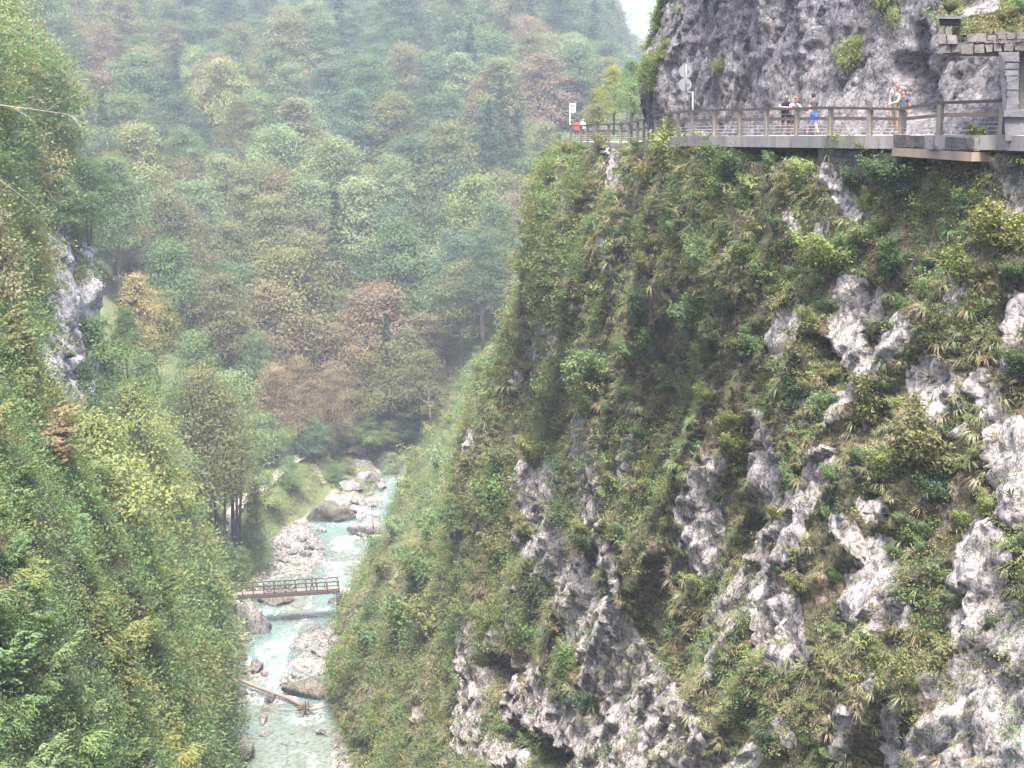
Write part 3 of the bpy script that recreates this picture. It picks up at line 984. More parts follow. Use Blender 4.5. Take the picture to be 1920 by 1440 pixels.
def crown_mesh(name, seed, H, R, base, lobes, clumps, per, leaf, flat=0.4, aspect=0.62, spread=0.15, mat=None, top=0.6):
    rng = np.random.default_rng(seed)
    Cs, Ns, Ts = [], [], []
    for k in range(lobes):
        t = (k + 0.5) / lobes
        z = base + (H - base) * (0.12 + 0.80 * t)
        prof = R * (math.sin(math.pi * min(0.98, (0.16 + 0.80 * t) ** top)) ** 0.8)
        th = k * 2.399 + rng.uniform(-0.5, 0.5)
        rr_ = prof * rng.uniform(0.35, 0.72)
        c = np.array((rr_ * math.cos(th), rr_ * math.sin(th), z))
        lr = max(prof * rng.uniform(0.42, 0.62), R * 0.22)
        lt = rng.uniform(-0.12, 0.12)
        for j in range(clumps):
            d = rng.normal(size=3)
            d[2] = abs(d[2]) * 1.0 - 0.35
            d /= np.linalg.norm(d)
            cc = c + d * lr * rng.uniform(0.55, 1.05) * np.array((1, 1, 0.8))
            sp = R * spread * rng.uniform(0.7, 1.5)
            off = rng.normal(size=(per, 3)) * np.array((sp, sp, sp * flat))
            out = np.array((cc[0], cc[1], 0)) / (R + 1e-6)
            off[:, 2] -= (off[:, :2] @ out[:2]) * 0.35
            Cs.append(cc + off)
            nn = rng.normal(size=(per, 3)) * 0.33 + np.array((0, 0, 0.55)) + d * 0.75 + out * 0.35
            Ns.append(nn)
            Ts.append(np.clip(0.5 + lt + rng.normal() * 0.13 + rng.normal(size=per) * 0.07, 0, 1))
    C, Nn, T = np.concatenate(Cs), np.concatenate(Ns), np.concatenate(Ts)
    V, F_ = leaf_cards(C, Nn, leaf, aspect, rng)
    return mesh_np(name, V, F_, False, {'tint': np.repeat(T, 4)}, [mat or M['leaf']])


def trunk_mesh(name, seed, H, r, stems=1, limbs=6, lean=0.05, mat=None, spread=0.0, top=0.9, limb_len=0.28):
    rng = np.random.default_rng(seed)
    mb = MB()
    for s in range(stems):
        th = s * 2.4 + rng.uniform(0, 6)
        ex = np.array((math.cos(th), math.sin(th), 0)) * (spread * H * (0.4 + 0.6 * s / max(1, stems)) + lean * H * rng.uniform(0.3, 1))
        b0 = np.array((math.cos(th), math.sin(th), 0)) * r * (0.9 if stems > 1 else 0)
        ts = np.linspace(0, 1, 7)
        pts = np.array([b0 + ex * t ** 1.3 + np.array((0, 0, H * top * t)) + rng.normal(size=3) * 0.012 * H * t * np.array((1, 1, 0)) for t in ts])
        pts[0, 2] = -0.6
        rad = r * (1 - 0.88 * ts) * (1 if s == 0 else 0.75)
        mb.tube(pts, rad, 6)
        for l in range(limbs):
            t0 = 0.35 + 0.6 * l / max(1, limbs)
            p0 = np.array([np.interp(t0, ts, pts[:, i]) for i in range(3)])
            a = l * 2.4 + rng.uniform(0, 1)
            Ln = H * limb_len * rng.uniform(0.6, 1.1) * (1.15 - t0)*1.6
            d = np.array((math.cos(a), math.sin(a), 0.75))
            q = [p0, p0 + d * Ln * 0.5, p0 + d * np.array((1, 1, 0.75)) * Ln]
            rr_ = r * (1 - 0.88 * t0) * 0.55
            mb.tube(q, [rr_, rr_ * 0.6, rr_ * 0.2], 5, False)
    return mb.data(name, mat or M['bark'], True)


def twig_plant(name, seed, H, R, nstem, ntwig, nleaf, ll, lw, droop=0.35, stem_r=0.02, spray=0.35, up=0.5, wild=0.3):
    """stems with side twigs carrying two rows of leaves; returns (stem mesh, foliage mesh)"""
    rng = np.random.default_rng(seed)
    mb = MB()
    Cs, Ns, As, Ts, Sz = [], [], [], [], []
    for s in range(nstem):
        th = s * 2.399 + rng.uniform(-0.4, 0.4)
        rho = R * rng.uniform(0.25, 1.0) ** 0.7
        hh = H * rng.uniform(0.65, 1.05) * (1 - 0.35 * rho / R)
        ts = np.linspace(0, 1, 6)
        dirh = np.array((math.cos(th), math.sin(th), 0))
        pts = np.array([dirh * rho * t ** 1.15 + np.array((0, 0, hh * (t ** 0.85) - droop * hh * 0.35 * t ** 3)) for t in ts]) + rng.normal(size=(6, 3)) * 0.025 * H * ts[:, None]
        mb.tube(pts, stem_r * (1 - 0.85 * ts) + 0.002, 4, False)
        stint = rng.normal() * 0.08
        for w in range(ntwig):
            t0 = rng.uniform(0.22, 1.0)
            p0 = np.array([np.interp(t0, ts, pts[:, i]) for i in range(3)])
            a = th + rng.normal() * 1.3
            d = np.array((math.cos(a), math.sin(a), up * rng.uniform(-0.2, 1.0)))
            d /= np.linalg.norm(d)
            Lt = spray * R * rng.uniform(0.5, 1.25)
            u = np.linspace(0.08, 1, nleaf)
            c = p0 + d * (Lt * u)[:, None]
            c[:, 2] -= droop * Lt * u ** 2 * 0.8
            side = np.cross(d, (0, 0, 1.0))
            side /= max(np.linalg.norm(side), 1e-6)
            sg = np.where(np.arange(nleaf) % 2, 1, -1)[:, None]
            ax = d * 0.7 + side * sg * 0.8 + rng.normal(size=(nleaf, 3)) * (wild * 1.3 - 0.19)
            ax[:, 2] -= droop * 0.7
            c = c + side * sg * ll * 0.45 + rng.normal(size=(nleaf, 3)) * ll * (wild - 0.3) * 1.8
            Cs.append(c)
            As.append(ax)
            Ns.append(rng.normal(size=(nleaf, 3)) * wild + np.array((0, 0, 0.9)) + d * 0.45)
            Ts.append(np.clip(0.5 + stint + rng.normal() * 0.12 + rng.normal(size=nleaf) * 0.1, 0, 1))
            Sz.append(ll * rng.uniform(0.6, 1.25, nleaf))
    C, Nn, A, T, S = (np.concatenate(q) for q in (Cs, Ns, As, Ts, Sz))
    V, F_ = leaf_cards(C, Nn, S, lw / ll, rng, A)
    return mb.data(name + '_stem', M['bark'], True), mesh_np(name + '_foliage', V, F_, False, {'tint': np.repeat(T, 4)}, [M['leaf']])


def grass_tuft(name, seed, nb, L, w, spread, droop):
    rng = np.random.default_rng(seed)
    V, Fq, T = [], [], []
    for b in range(nb):
        th = rng.uniform(0, 6.283)
        o = np.array((math.cos(th), math.sin(th), 0))
        l = L * rng.uniform(0.55, 1.15)
        base = o * rng.uniform(0, spread)
        sd = np.array((-o[1], o[0], 0)) * w
        k = len(V)
        e = rng.uniform(0.35, 0.9)
        for i, t in enumerate((0, 0.4, 0.75, 1.0)):
            p = base + o * l * e * t + np.array((0, 0, l * (0.75 * t - droop * t * t)))
            wd = (1, 0.9, 0.6, 0.1)[i]
            V.append(p - sd * wd)
            V.append(p + sd * wd)
        for i in range(3):
            Fq.append((k + 2 * i, k + 2 * i + 1, k + 2 * i + 3, k + 2 * i + 2))
        T += [np.clip(0.5 + rng.normal() * 0.2, 0, 1)] * 8
    return mesh_np(name, V, np.array(Fq), False, {'tint': T}, [M['grass']])


def leaf_patch(name, seed, n, R, h, ll, lw):
    rng = np.random.default_rng(seed)
    k = 9
    cen = rng.normal(size=(k, 3)) * np.array((R * 0.55, R * 0.55, h * 0.4))
    w = rng.integers(0, k, n)
    C = cen[w] + rng.normal(size=(n, 3)) * np.array((R * 0.25, R * 0.25, h * 0.22))
    Nn = rng.normal(size=(n, 3)) * 0.6 + np.array((0, -0.2, 0.8))
    V, F_ = leaf_cards(C, Nn, ll, lw / ll, rng)
    T = np.clip(0.5 + rng.normal(size=k)[w] * 0.15 + rng.normal(size=n) * 0.1, 0, 1)
    return mesh_np(name, V, F_, False, {'tint': np.repeat(T, 4)}, [M['leaf']])


PAL = {
    'green': (0.100, 0.152, 0.066), 'dark': (0.066, 0.100, 0.054), 'yg': (0.180, 0.198, 0.078), 'olive': (0.140, 0.142, 0.066), 'blue': (0.080, 0.126, 0.078),
    'rust': (0.185, 0.122, 0.082), 'brown': (0.178, 0.138, 0.088), 'pale': (0.165, 0.208, 0.110), 'light': (0.122, 0.182, 0.080), 'straw': (0.240, 0.200, 0.115)}
CWORD = {'green': 'green', 'dark': 'dark green', 'yg': 'yellow-green', 'olive': 'olive green', 'blue': 'bluish green', 'rust': 'rusty brown', 'brown': 'brownish', 'pale': 'pale green', 'light': 'fresh green', 'straw': 'straw-coloured'}


def icol(o, c, j=0.12):
    b = PAL[c] if isinstance(c, str) else c
    k = random.uniform(1 - j, 1 + j)
    o['icol'] = [b[0] * k * random.uniform(0.93, 1.07), b[1] * k, b[2] * k * random.uniform(0.9, 1.1)]


# broadleaf crowns for the far slope: (trunk mesh, crown mesh, height, radius)
FAR = []
for s, (H, R, base, lobes, cl, per, leaf, flat) in enumerate([
        (17, 5.2, 4.5, 15, 24, 34, 0.31, 0.38), (19, 5.6, 5, 18, 22, 34, 0.31, 0.34), (15, 5.6, 3.5, 14, 25, 34, 0.31, 0.42),
        (20, 4.6, 6, 17, 22, 34, 0.30, 0.36), (14, 4.6, 3, 13, 24, 34, 0.29, 0.45), (18, 6.2, 5, 19, 22, 34, 0.32, 0.32)]):
    FAR.append((trunk_mesh('far_trunk', 20 + s, H, 0.24, 1, 5), crown_mesh('far_crown', 40 + s, H, R, base, lobes, cl, per, leaf, flat), H, R))
# thin, see-through crowns with visible stems
for s, (H, R, base, lobes, cl, per, leaf) in enumerate([(18, 4.2, 5, 16, 24, 17, 0.28), (16, 4.8, 4, 16, 22, 17, 0.27)]):
    FAR.append((trunk_mesh('thin_trunk', 60 + s, H, 0.20, 3, 5, 0.06, None, 0.07), crown_mesh('thin_crown', 80 + s, H, R, base, lobes, cl, per, leaf, 0.4, 0.5, 0.13), H, R))


def spruce():
    rng = np.random.default_rng(5)
    H, R = 22.0, 3.0
    Cs, Ns, As = [], [], []
    for k in range(30):
        z = 2.5 + (H - 2.8) * k / 30
        r = R * (1 - (z / H)) ** 0.85 + 0.15
        nb = 9 if k < 20 else 6
        for b in range(nb):
            th = rng.uniform(0, 6.283)
            d = np.array((math.cos(th), math.sin(th), -0.22))
            u = rng.uniform(0.1, 1, 16) ** 0.7
            c = np.array((0, 0, z)) + d * (r * u)[:, None] * rng.uniform(0.8, 1.15) + rng.normal(size=(16, 3)) * 0.12
            Cs.append(c)
            Ns.append(rng.normal(size=(16, 3)) * 0.4 + np.array((0, 0, 1)))
            As.append(np.tile(d, (16, 1)) + rng.normal(size=(16, 3)) * 0.5)
    C, Nn, A = (np.concatenate(q) for q in (Cs, Ns, As))
    V, F_ = leaf_cards(C, Nn, 0.55, 0.35, rng, A)
    return mesh_np('spruce_crown', V, F_, False, {'tint': np.repeat(np.clip(0.4 + rng.normal(size=len(C)) * 0.12, 0, 1), 4)}, [M['leaf']])


FAR.append((trunk_mesh('spruce_trunk', 90, 21, 0.2, 1, 0, 0.0), spruce(), 22, 3.0))
SPRUCE = len(FAR) - 1
# nearer, finer trees along the trail: tall multi-stemmed
TALL = []
for s, (H, R, base, lobes, cl, per, leaf, st) in enumerate([(24, 5.6, 5.5, 26, 30, 13, 0.30, 4), (22, 5.0, 4.5, 24, 30, 14, 0.30, 3), (15, 3.8, 1.8, 20, 26, 18, 0.31, 2)]):
    TALL.append((trunk_mesh('tall_trunk', 110 + s, H, 0.30, st, 7, 0.05, None, 0.06, 0.93, 0.2), crown_mesh('tall_crown', 130 + s, H, R, base, lobes, cl, per, leaf, 0.3, 0.5, 0.16), H, R))
# dense foliage for mid-distance bank trees
MIDT = []
for s, (H, R, base, lobes, cl, per, leaf) in enumerate([(11, 3.6, 1.5, 13, 26, 26, 0.24), (9, 3.4, 0.8, 12, 26, 26, 0.23), (13, 3.8, 2.5, 14, 26, 26, 0.25)]):
    MIDT.append((trunk_mesh('bank_trunk', 160 + s, H, 0.16, 2, 5, 0.05, None, 0.05), crown_mesh('bank_crown', 180 + s, H, R, base, lobes, cl, per, leaf, 0.42, 0.55, 0.14), H, R))
# shrubs on the cliff, about 2 m across
SHR = [twig_plant('shrub', 200 + s, *a) for s, a in enumerate([
    (1.7, 1.15, 24, 24, 9, 0.10, 0.06, 0.3, 0.018, 0.26, 0.6, 0.6), (1.5, 1.3, 24, 24, 9, 0.095, 0.058, 0.35, 0.018, 0.25, 0.5, 0.6),
    (2.0, 1.1, 24, 24, 9, 0.105, 0.06, 0.25, 0.02, 0.26, 0.7, 0.6), (1.35, 1.25, 24, 24, 9, 0.09, 0.055, 0.35, 0.016, 0.25, 0.5, 0.6)])]
# leafy saplings on the near left bank, about 3.5 m
SAP = [twig_plant('sapling', 230 + s, *a) for s, a in enumerate([
    (3.6, 1.9, 15, 28, 17, 0.165, 0.07, 0.65, 0.03, 0.34, 0.3), (3.2, 2.1, 15, 28, 17, 0.14, 0.09, 0.35, 0.03, 0.32, 0.3),
    (4.2, 1.9, 15, 28, 17, 0.175, 0.072, 0.75, 0.035, 0.34, 0.35), (2.8, 2.0, 15, 28, 17, 0.13, 0.08, 0.45, 0.025, 0.32, 0.4)])]


# ------------------------------------------------------------------ geometry-node scatter for what nobody could count
def scatter(name, pts, rot, scl, idx, col, protos, label, cat):
    pc = bpy.data.collections.new(name + '_source')
    for i, me_ in enumerate(protos):
        o = bpy.data.objects.new('%s_source_%02d' % (name, i), me_)
        pc.objects.link(o)
    n = len(pts)
    me_ = bpy.data.meshes.new(name)
    me_.vertices.add(n)
    me_.vertices.foreach_set('co', np.asarray(pts, np.float32).ravel())
    a = me_.attributes.new('rot', 'FLOAT_VECTOR', 'POINT')
    a.data.foreach_set('vector', np.asarray(rot, np.float32).ravel())
    a = me_.attributes.new('scl', 'FLOAT_VECTOR', 'POINT')
    a.data.foreach_set('vector', np.asarray(scl, np.float32).ravel())
    a = me_.attributes.new('idx', 'INT', 'POINT')
    a.data.foreach_set('value', np.asarray(idx, np.int32))
    a = me_.attributes.new('icol', 'FLOAT_COLOR', 'POINT')
    a.data.foreach_set('color', np.concatenate([np.asarray(col, np.float32), np.ones((n, 1), np.float32)], 1).ravel())
    o = link(name, me_)
    ng = bpy.data.node_groups.new(name, 'GeometryNodeTree')
    ng.interface.new_socket('Geometry', in_out='INPUT', socket_type='NodeSocketGeometry')
    ng.interface.new_socket('Geometry', in_out='OUTPUT', socket_type='NodeSocketGeometry')
    gi, go = ng.nodes.new('NodeGroupInput'), ng.nodes.new('NodeGroupOutput')
    ci = ng.nodes.new('GeometryNodeCollectionInfo')
    ci.inputs['Collection'].default_value = pc
    ci.inputs['Separate Children'].default_value = True
    ci.inputs['Reset Children'].default_value = True
    ip = ng.nodes.new('GeometryNodeInstanceOnPoints')
    ip.inputs['Pick Instance'].default_value = True

    def named(nm, typ):
        q = ng.nodes.new('GeometryNodeInputNamedAttribute')
        q.data_type = typ
        q.inputs['Name'].default_value = nm
        return q.outputs['Attribute']
    e2r = ng.nodes.new('FunctionNodeEulerToRotation')
    ng.links.new(named('rot', 'FLOAT_VECTOR'), e2r.inputs[0])
    ng.links.new(gi.outputs[0], ip.inputs['Points'])
    ng.links.new(ci.outputs[0], ip.inputs['Instance'])
    ng.links.new(named('idx', 'INT'), ip.inputs['Instance Index'])
    ng.links.new(e2r.outputs[0], ip.inputs['Rotation'])
    ng.links.new(named('scl', 'FLOAT_VECTOR'), ip.inputs['Scale'])
    ng.links.new(ip.outputs[0], go.inputs[0])
    md = o.modifiers.new('scatter', 'NODES')
    md.node_group = ng
    tag(o, label, cat, None, 'stuff')
    return o


def col_pick(n, names, w, field=None, j=0.15):
    """palette colours for n scattered pieces; field (-1..1) shifts the choice so that patches form"""
    base = np.array([PAL[k] for k in names])
    cw = np.cumsum(w) / np.sum(w)
    u = RNG.uniform(0, 1, n)
    if field is not None:
        u = np.clip(0.45 * u + 0.55 * (0.5 + 0.9 * field), 0, 0.999)
    c = base[np.searchsorted(cw, u)]
    return c * RNG.uniform(1 - j, 1 + j, (n, 1)) * RNG.uniform(0.94, 1.06, (n, 3))


def pick_surface(X, Y, Z, weight, n):
    """n random points on a grid surface, by area as seen and weight"""
    P = np.stack([X, Y, Z], 2)
    ar = np.linalg.norm(np.cross(P[1:, :-1] - P[:-1, :-1], P[:-1, 1:] - P[:-1, :-1]), axis=2)
    w = (ar * weight[:-1, :-1]).ravel()
    k = RNG.choice(len(w), n, p=w / w.sum())
    r, c = k // (X.shape[1] - 1), k % (X.shape[1] - 1)
    u, v = RNG.uniform(0, 1, n)[:, None], RNG.uniform(0, 1, n)[:, None]
    q = P[r, c] * (1 - u) * (1 - v) + P[r, c + 1] * v * (1 - u) + P[r + 1, c] * u * (1 - v) + P[r + 1, c + 1] * u * v
    return q, r, c


def spin(n, tilt=0.25):
    return np.stack([RNG.normal(size=n) * tilt, RNG.normal(size=n) * tilt, RNG.uniform(0, 6.283, n)], 1)


TUFTS = [grass_tuft('grass_tuft', 300 + i, 36, (0.5, 0.66, 0.38)[i], 0.011, 0.16, (0.85, 1.05, 0.6)[i]) for i in range(3)]
PATCH = [leaf_patch('leaf_patch', 320 + i, 85, (0.5, 0.6, 0.4)[i], (0.35, 0.3, 0.4)[i], (0.09, 0.11, 0.075)[i], (0.055, 0.06, 0.05)[i]) for i in range(3)]

# --- grass and herbs on the gorge wall
vis = ((CL_PX > -60) & (CL_PX < 2000) & (CL_PY < 1500) & (CL_PY > 180)).astype(float)
bare = np.clip(1 - 1.0 * rockm, 0.09, 1) * (1 - 0.8 * hole) * (1 - 0.97 * gap)
dist_w = np.clip(60 / YY, 0.25, 1.3) ** 1.0
wgt = vis * bare * dist_w
q, r_, c_ = pick_surface(XX2, YY2, ZZ2, wgt * np.clip(0.45 + 1.3 * fbm(XX2 * 0.35, YY2 * 0.3, ZZ2 * 0.35, 3, 810), 0.03, 2), 27000)
fld = fbm(q[:, 0] * 0.25, q[:, 1] * 0.25, q[:, 2] * 0.25, 3, 800)
sc = RNG.uniform(0.45, 1.45, len(q)) * np.clip(q[:, 1] / 75, 0.85, 1.9)
scatter('cliff_grass', q - CL_N[r_, c_] * 0.03, spin(len(q), 0.3), sc[:, None] * np.ones((1, 3)), RNG.integers(0, 3, len(q)),
        col_pick(len(q), ['dark', 'olive', 'brown', 'olive', 'green', 'yg'], [2.2, 2.8, 1.5, 2.2, 2.2, 0.9], fld), TUFTS, 'shaggy grass tufts hanging all over the gorge cliff', 'grass')
q, r_, c_ = pick_surface(XX2, YY2, ZZ2, wgt * np.clip(0.25 + 1.6 * fbm(XX2 * 0.2, YY2 * 0.2, ZZ2 * 0.2, 2, 820), 0.05, 2) * (0.6 + 1.2 * sstep(70, 140, YY)), 34000)
fld = fbm(q[:, 0] * 0.3, q[:, 1] * 0.3, q[:, 2] * 0.3, 3, 830)
sc = RNG.uniform(0.55, 1.25, len(q)) * np.clip(q[:, 1] / 75, 0.8, 2.0)
scatter('cliff_undergrowth', q - CL_N[r_, c_] * 0.05, spin(len(q), 0.4), sc[:, None] * np.ones((1, 3)), RNG.integers(0, 3, len(q)),
        col_pick(len(q), ['dark', 'olive', 'green', 'yg', 'brown', 'light'], [2.2, 3, 2.4, 1.4, 0.9, 0.8], fld), PATCH, 'low leafy herbs and creepers covering the gorge cliff', 'undergrowth')
# --- some greenery on the upper face
wu = (green > 0.45) * ((UP_PX > 1150) & (UP_PX < 1960) & (UP_PY > -60) & (ZU > road_z(YU) + 0.8))
q, r_, c_ = pick_surface(XU2, YU2, ZU, wu + 1e-6 * (UP_PY > -30), 3200)
scatter('cliff_weeds', q, spin(len(q), 0.4), (RNG.uniform(0.5, 1.1, len(q)))[:, None] * np.ones((1, 3)), RNG.integers(0, 6, len(q)),
        col_pick(len(q), ['olive', 'green', 'yg', 'pale'], [2.5, 2, 2, 1]), TUFTS + PATCH, 'weeds and grass clinging to the grey rock face above the road', 'weeds')

# --- undergrowth on the left bank and the valley floor
lv = ((LB_PX > -420) & (LB_PX < 470) & (LB_PY < 1520) & (LB_PY > -60)) * np.clip(1 - 1.2 * lrock, 0, 1) * np.clip(70 / YL, 0.3, 1.4)
q, r_, c_ = pick_surface(XL2, YL2, ZL, lv, 20000)
fld = fbm(q[:, 0] * 0.15, q[:, 1] * 0.15, q[:, 2] * 0.15, 3, 850)
sc = RNG.uniform(0.8, 1.6, len(q)) * np.clip(q[:, 1] / 60, 0.9, 2.6)
scatter('bank_undergrowth', q, spin(len(q), 0.4), sc[:, None] * np.ones((1, 3)), RNG.integers(0, 3, len(q)),
        col_pick(len(q), ['dark', 'green', 'olive', 'yg', 'light'], [2.5, 2.5, 2, 1.0, 0.6], fld), PATCH, 'leafy undergrowth covering the wooded left bank', 'undergrowth')
fw = ((lft > 2.2) | (rgt > 2.0) | (knoll > 0.4)) * (FX > -56) * (FX < 6) * (FY > 160) * (FY < 280) * 1.0
TRAIL = [(398, 1050, 190), (408, 1035, 195), (420, 1005, 204), (432, 975, 212), (448, 948, 220), (475, 930, 227), (500, 912, 234), (545, 870, 249), (575, 852, 255), (600, 850, 257)]
TR3 = np.array([ray_floor(t[0], t[1], 165) for t in TRAIL])
dtr = np.min(np.hypot(FX[..., None] - TR3[:, 0], FY[..., None] - TR3[:, 1]), axis=2)
for k in range(len(TR3) - 1):
    for t in np.linspace(0.1, 0.9, 6):
        p = TR3[k] * (1 - t) + TR3[k + 1] * t
        dtr = np.minimum(dtr, np.hypot(FX - p[0], FY - p[1]))
fw = fw * (dtr > 1.4) * (bar < 0.3)
q, r_, c_ = pick_surface(FX, FY, fz, fw, 13000)
sc = RNG.uniform(1.2, 2.6, len(q))
scatter('bank_herbs', q, spin(len(q), 0.3), sc[:, None] * np.ones((1, 3)), RNG.integers(0, 6, len(q)),
        col_pick(len(q), ['dark', 'green', 'olive', 'yg', 'light'], [2, 3, 2, 1.5, 1], fbm(q[:, 0] * 0.1, q[:, 1] * 0.1, q[:, 2] * 0.1, 2, 860)), TUFTS + PATCH, 'grass and herbs on the river banks', 'grass')
# --- loose stones of the river bed
def pebble(name, seed, s=1.0, sub=1):
    rng = np.random.default_rng(seed)
    import bmesh
    bm = bmesh.new()
    bmesh.ops.create_icosphere(bm, subdivisions=sub, radius=1)
    V = np.array([v.co[:] for v in bm.verts])
    Fc = np.array([[v.index for v in f.verts] for f in bm.faces])
    bm.free()
    k = 1 + 0.35 * fbm(V[:, 0] * 1.3 + seed, V[:, 1] * 1.3, V[:, 2] * 1.3, 3, seed) + (0.12 * (ridged(V[:, 0] * 3 + seed, V[:, 1] * 3, V[:, 2] * 3, 2, seed + 3) - 0.4) if sub > 2 else 0)
    if sub > 2:
        k = k + 0.20 * facets(V[:, 0] * 1.5 + seed, V[:, 1] * 1.5, V[:, 2] * 1.5, seed) + 0.09 * facets(V[:, 0] * 4 + seed, V[:, 1] * 4, V[:, 2] * 4, seed + 9)
    V = V * k[:, None]
    for _ in range(7):                                          # planed-off sides
        d = rng.normal(size=3)
        d /= np.linalg.norm(d)
        h = rng.uniform(0.55, 0.85)
        e = np.maximum(V @ d - h, 0)
        V = V - e[:, None] * d * 0.85
    return V * np.array((1, rng.uniform(0.7, 0.95), rng.uniform(0.5, 0.7))) * s, Fc


PEB = [mesh_np('pebble', *pebble('pebble', 900 + i), True, None, [M['boulder']]) for i in range(4)]
gw = (bar > 0.25) * 1.0 + 0.25 * (stony > 0.5) * ((edge > -1.5)) + 0.06 * (stony > 0.5)
gw = gw * (FY > 135) * (FY < 285)
q, r_, c_ = pick_surface(FX, FY, fz, gw, 6500)
s = 0.10 + 0.32 * RNG.uniform(0, 1, len(q)) ** 3
scatter('river_gravel', q, np.stack([RNG.uniform(0, 6, len(q))] * 3, 1) * np.array((0.1, 0.1, 1)), s[:, None] * np.ones((1, 3)), RNG.integers(0, 4, len(q)), np.ones((len(q), 3)), PEB, 'pale cobbles and gravel along the river bed', 'gravel')


# ================================================================== labels that single things out
ORD = ['', 'first', 'second', 'third', 'fourth', 'fifth', 'sixth', 'seventh', 'eighth', 'ninth', 'tenth', 'eleventh', 'twelfth', 'thirteenth', 'fourteenth', 'fifteenth', 'sixteenth', 'seventeenth', 'eighteenth', 'nineteenth', 'twentieth']
PENDING = []                                    # (object, colour word, noun, place phrase, px, py)


def pend(o, colour, noun, place, px, py):
    PENDING.append((o, colour, noun, place, px, py))


def settle_labels():
    g = {}
    for it in PENDING:
        g.setdefault((it[1], it[2], it[3]), []).append(it)
    for (c, n, p), its in g.items():
        its.sort(key=lambda t: t[4])
        k = len(its)
        for i, t in enumerate(its):
            if k == 1:
                lab = '%s %s %s' % (c, n, p)
            elif k == 2:
                lab = '%s of two %s %ss %s' % (('left-hand', 'right-hand')[i], c, n, p)
            elif i == 0 or i == k - 1:
                lab = '%s %s %s %s' % ('leftmost' if i == 0 else 'rightmost', c, n, p)
            elif i < k / 2 or k - i > 20:
                lab = '%s %s %s from left %s' % (ORD[min(i + 1, 20)], c, n, p)
            else:
                lab = '%s %s %s from right %s' % (ORD[k - i], c, n, p)
            t[0]['label'] = lab


def plant(name, loc, scale, stem, foliage, colour, cat, group, tilt=None, rz=None, parts=('stem', 'foliage')):
    o = bpy.data.objects.new(name, None)
    COL.objects.link(o)
    o.empty_display_size = 0.3
    o.location = loc
    rz = random.uniform(0, 6.283) if rz is None else rz
    m = Matrix.Rotation(rz, 3, 'Z')
    if tilt is not None:
        zax = Vector(tilt).normalized()
        m = Vector((0, 0, 1)).rotation_difference(zax).to_matrix() @ m
    o.rotation_euler = m.to_euler()
    o.scale = (scale,) * 3 if np.isscalar(scale) else scale
    if stem is not None:
        s_ = link(parts[0], stem, o)
    f_ = link(parts[1], foliage, o)
    icol(f_, colour)
    o['category'] = cat
    o['group'] = group
    return o


# ------------------------------------------------------------------ trees of the far slope
def hill_colour(px, py):
    a = fbm(px * 0.006, py * 0.009, 0.3, 3, 900) + random.uniform(-0.28, 0.28)
    if py < 300 and a > 0.16 and px < 850:
        return 'rust' if random.random() < 0.15 else 'brown'
    if a > 0.3:
        return 'brown'
    if a > 0.05:
        return random.choice(['olive', 'pale', 'yg', 'olive', 'olive'])
    if a > -0.15:
        return random.choice(['green', 'olive', 'pale', 'olive'])
    return random.choice(['blue', 'dark', 'green', 'dark'])


cand = []
rs = random.Random(3)
Yv = 258.0
while Yv < 700:
    sp = 8.6 if Yv < 420 else 10.0
    half0, half1 = (-40 - 960) / F * Yv - 6, (1270 - 960) / F * Yv + 6
    x = half0 + rs.uniform(0, sp)
    while x < half1:
        cand.append((x + rs.uniform(-2.4, 2.4), Yv + rs.uniform(-2.6, 2.6)))
        x += sp * rs.uniform(0.85, 1.25)
    Yv += sp * 0.82
trees = []
for x, y in cand:
    rl_, rr_ = np.interp(y, RIV_Y, RIV_L), np.interp(y, RIV_Y, RIV_R)
    if y < 263 and rl_ - 12 < x < rr_ + 1:
        continue
    z = float(hill_z(np.array([x]), np.array([y]))[0])
    if y < 300:
        z = max(z, floor_z(x, y)) if x > -108 else z
    ty = rs.choice([0, 1, 2, 3, 4, 5, 0, 1, 2, 5, 6, 7])
    px, py = proj(x, y, z + 12)
    if (px > 880 and rs.random() < 0.14) or rs.random() < 0.03:
        ty = SPRUCE
    trees.append((x, y, z, ty, float(px), float(py)))
# what the nearer cliff and banks hide is left out
LIMX = lambda py: np.interp(py, [100, 260, 440, 620, 720, 850], [1300, 1060, 1010, 970, 900, 780])
hidden = [t for t in trees if LIMX(t[5]) < t[4] < LIMX(t[5]) + 150 and -90 < t[5] < 900]
trees = [t for t in trees if t[4] <= LIMX(t[5]) and -90 < t[5] < 900]
SKYL = lambda px: np.interp(px, [1100, 1148, 1180, 1206, 1235], [-300, 6, 55, 108, 140])
trees = [t for t in trees if proj(t[0], t[1], t[2] + FAR[t[3]][2] * 1.05)[1] > SKYL(t[4])]
for px, py, Yd in [(640, 800, 262), (672, 806, 263), (700, 800, 264), (735, 795, 265), (768, 780, 267), (800, 760, 270), (715, 780, 271), (755, 770, 274), (690, 770, 273), (830, 740, 276), (660, 775, 270), (785, 745, 278), (850, 700, 284)]:
    p_ = at(px, py, Yd)
    trees.append((p_[0], Yd, float(hill_z(np.array([p_[0]]), np.array([Yd]))[0]) - 1.0, rs.choice([0, 1, 2, 4, 5]), float(px), float(py) - 90))
trees.sort(key=lambda t: t[1])
NEAR_N = 300
BANDS = [(250, 282, 'at the far slope foot'), (282, 310, 'low on the far slope'), (310, 345, 'partway up the far slope'), (345, 390, 'midway up the far slope'), (390, 1200, 'high on the far slope')]


def place_word(px):
    for lim, w in ((230, 'behind the rock wall'), (430, 'above the trail'), (640, 'above the footbridge'), (840, 'above the river'), (1300, 'beside the cliff')):
        if px < lim:
            return w


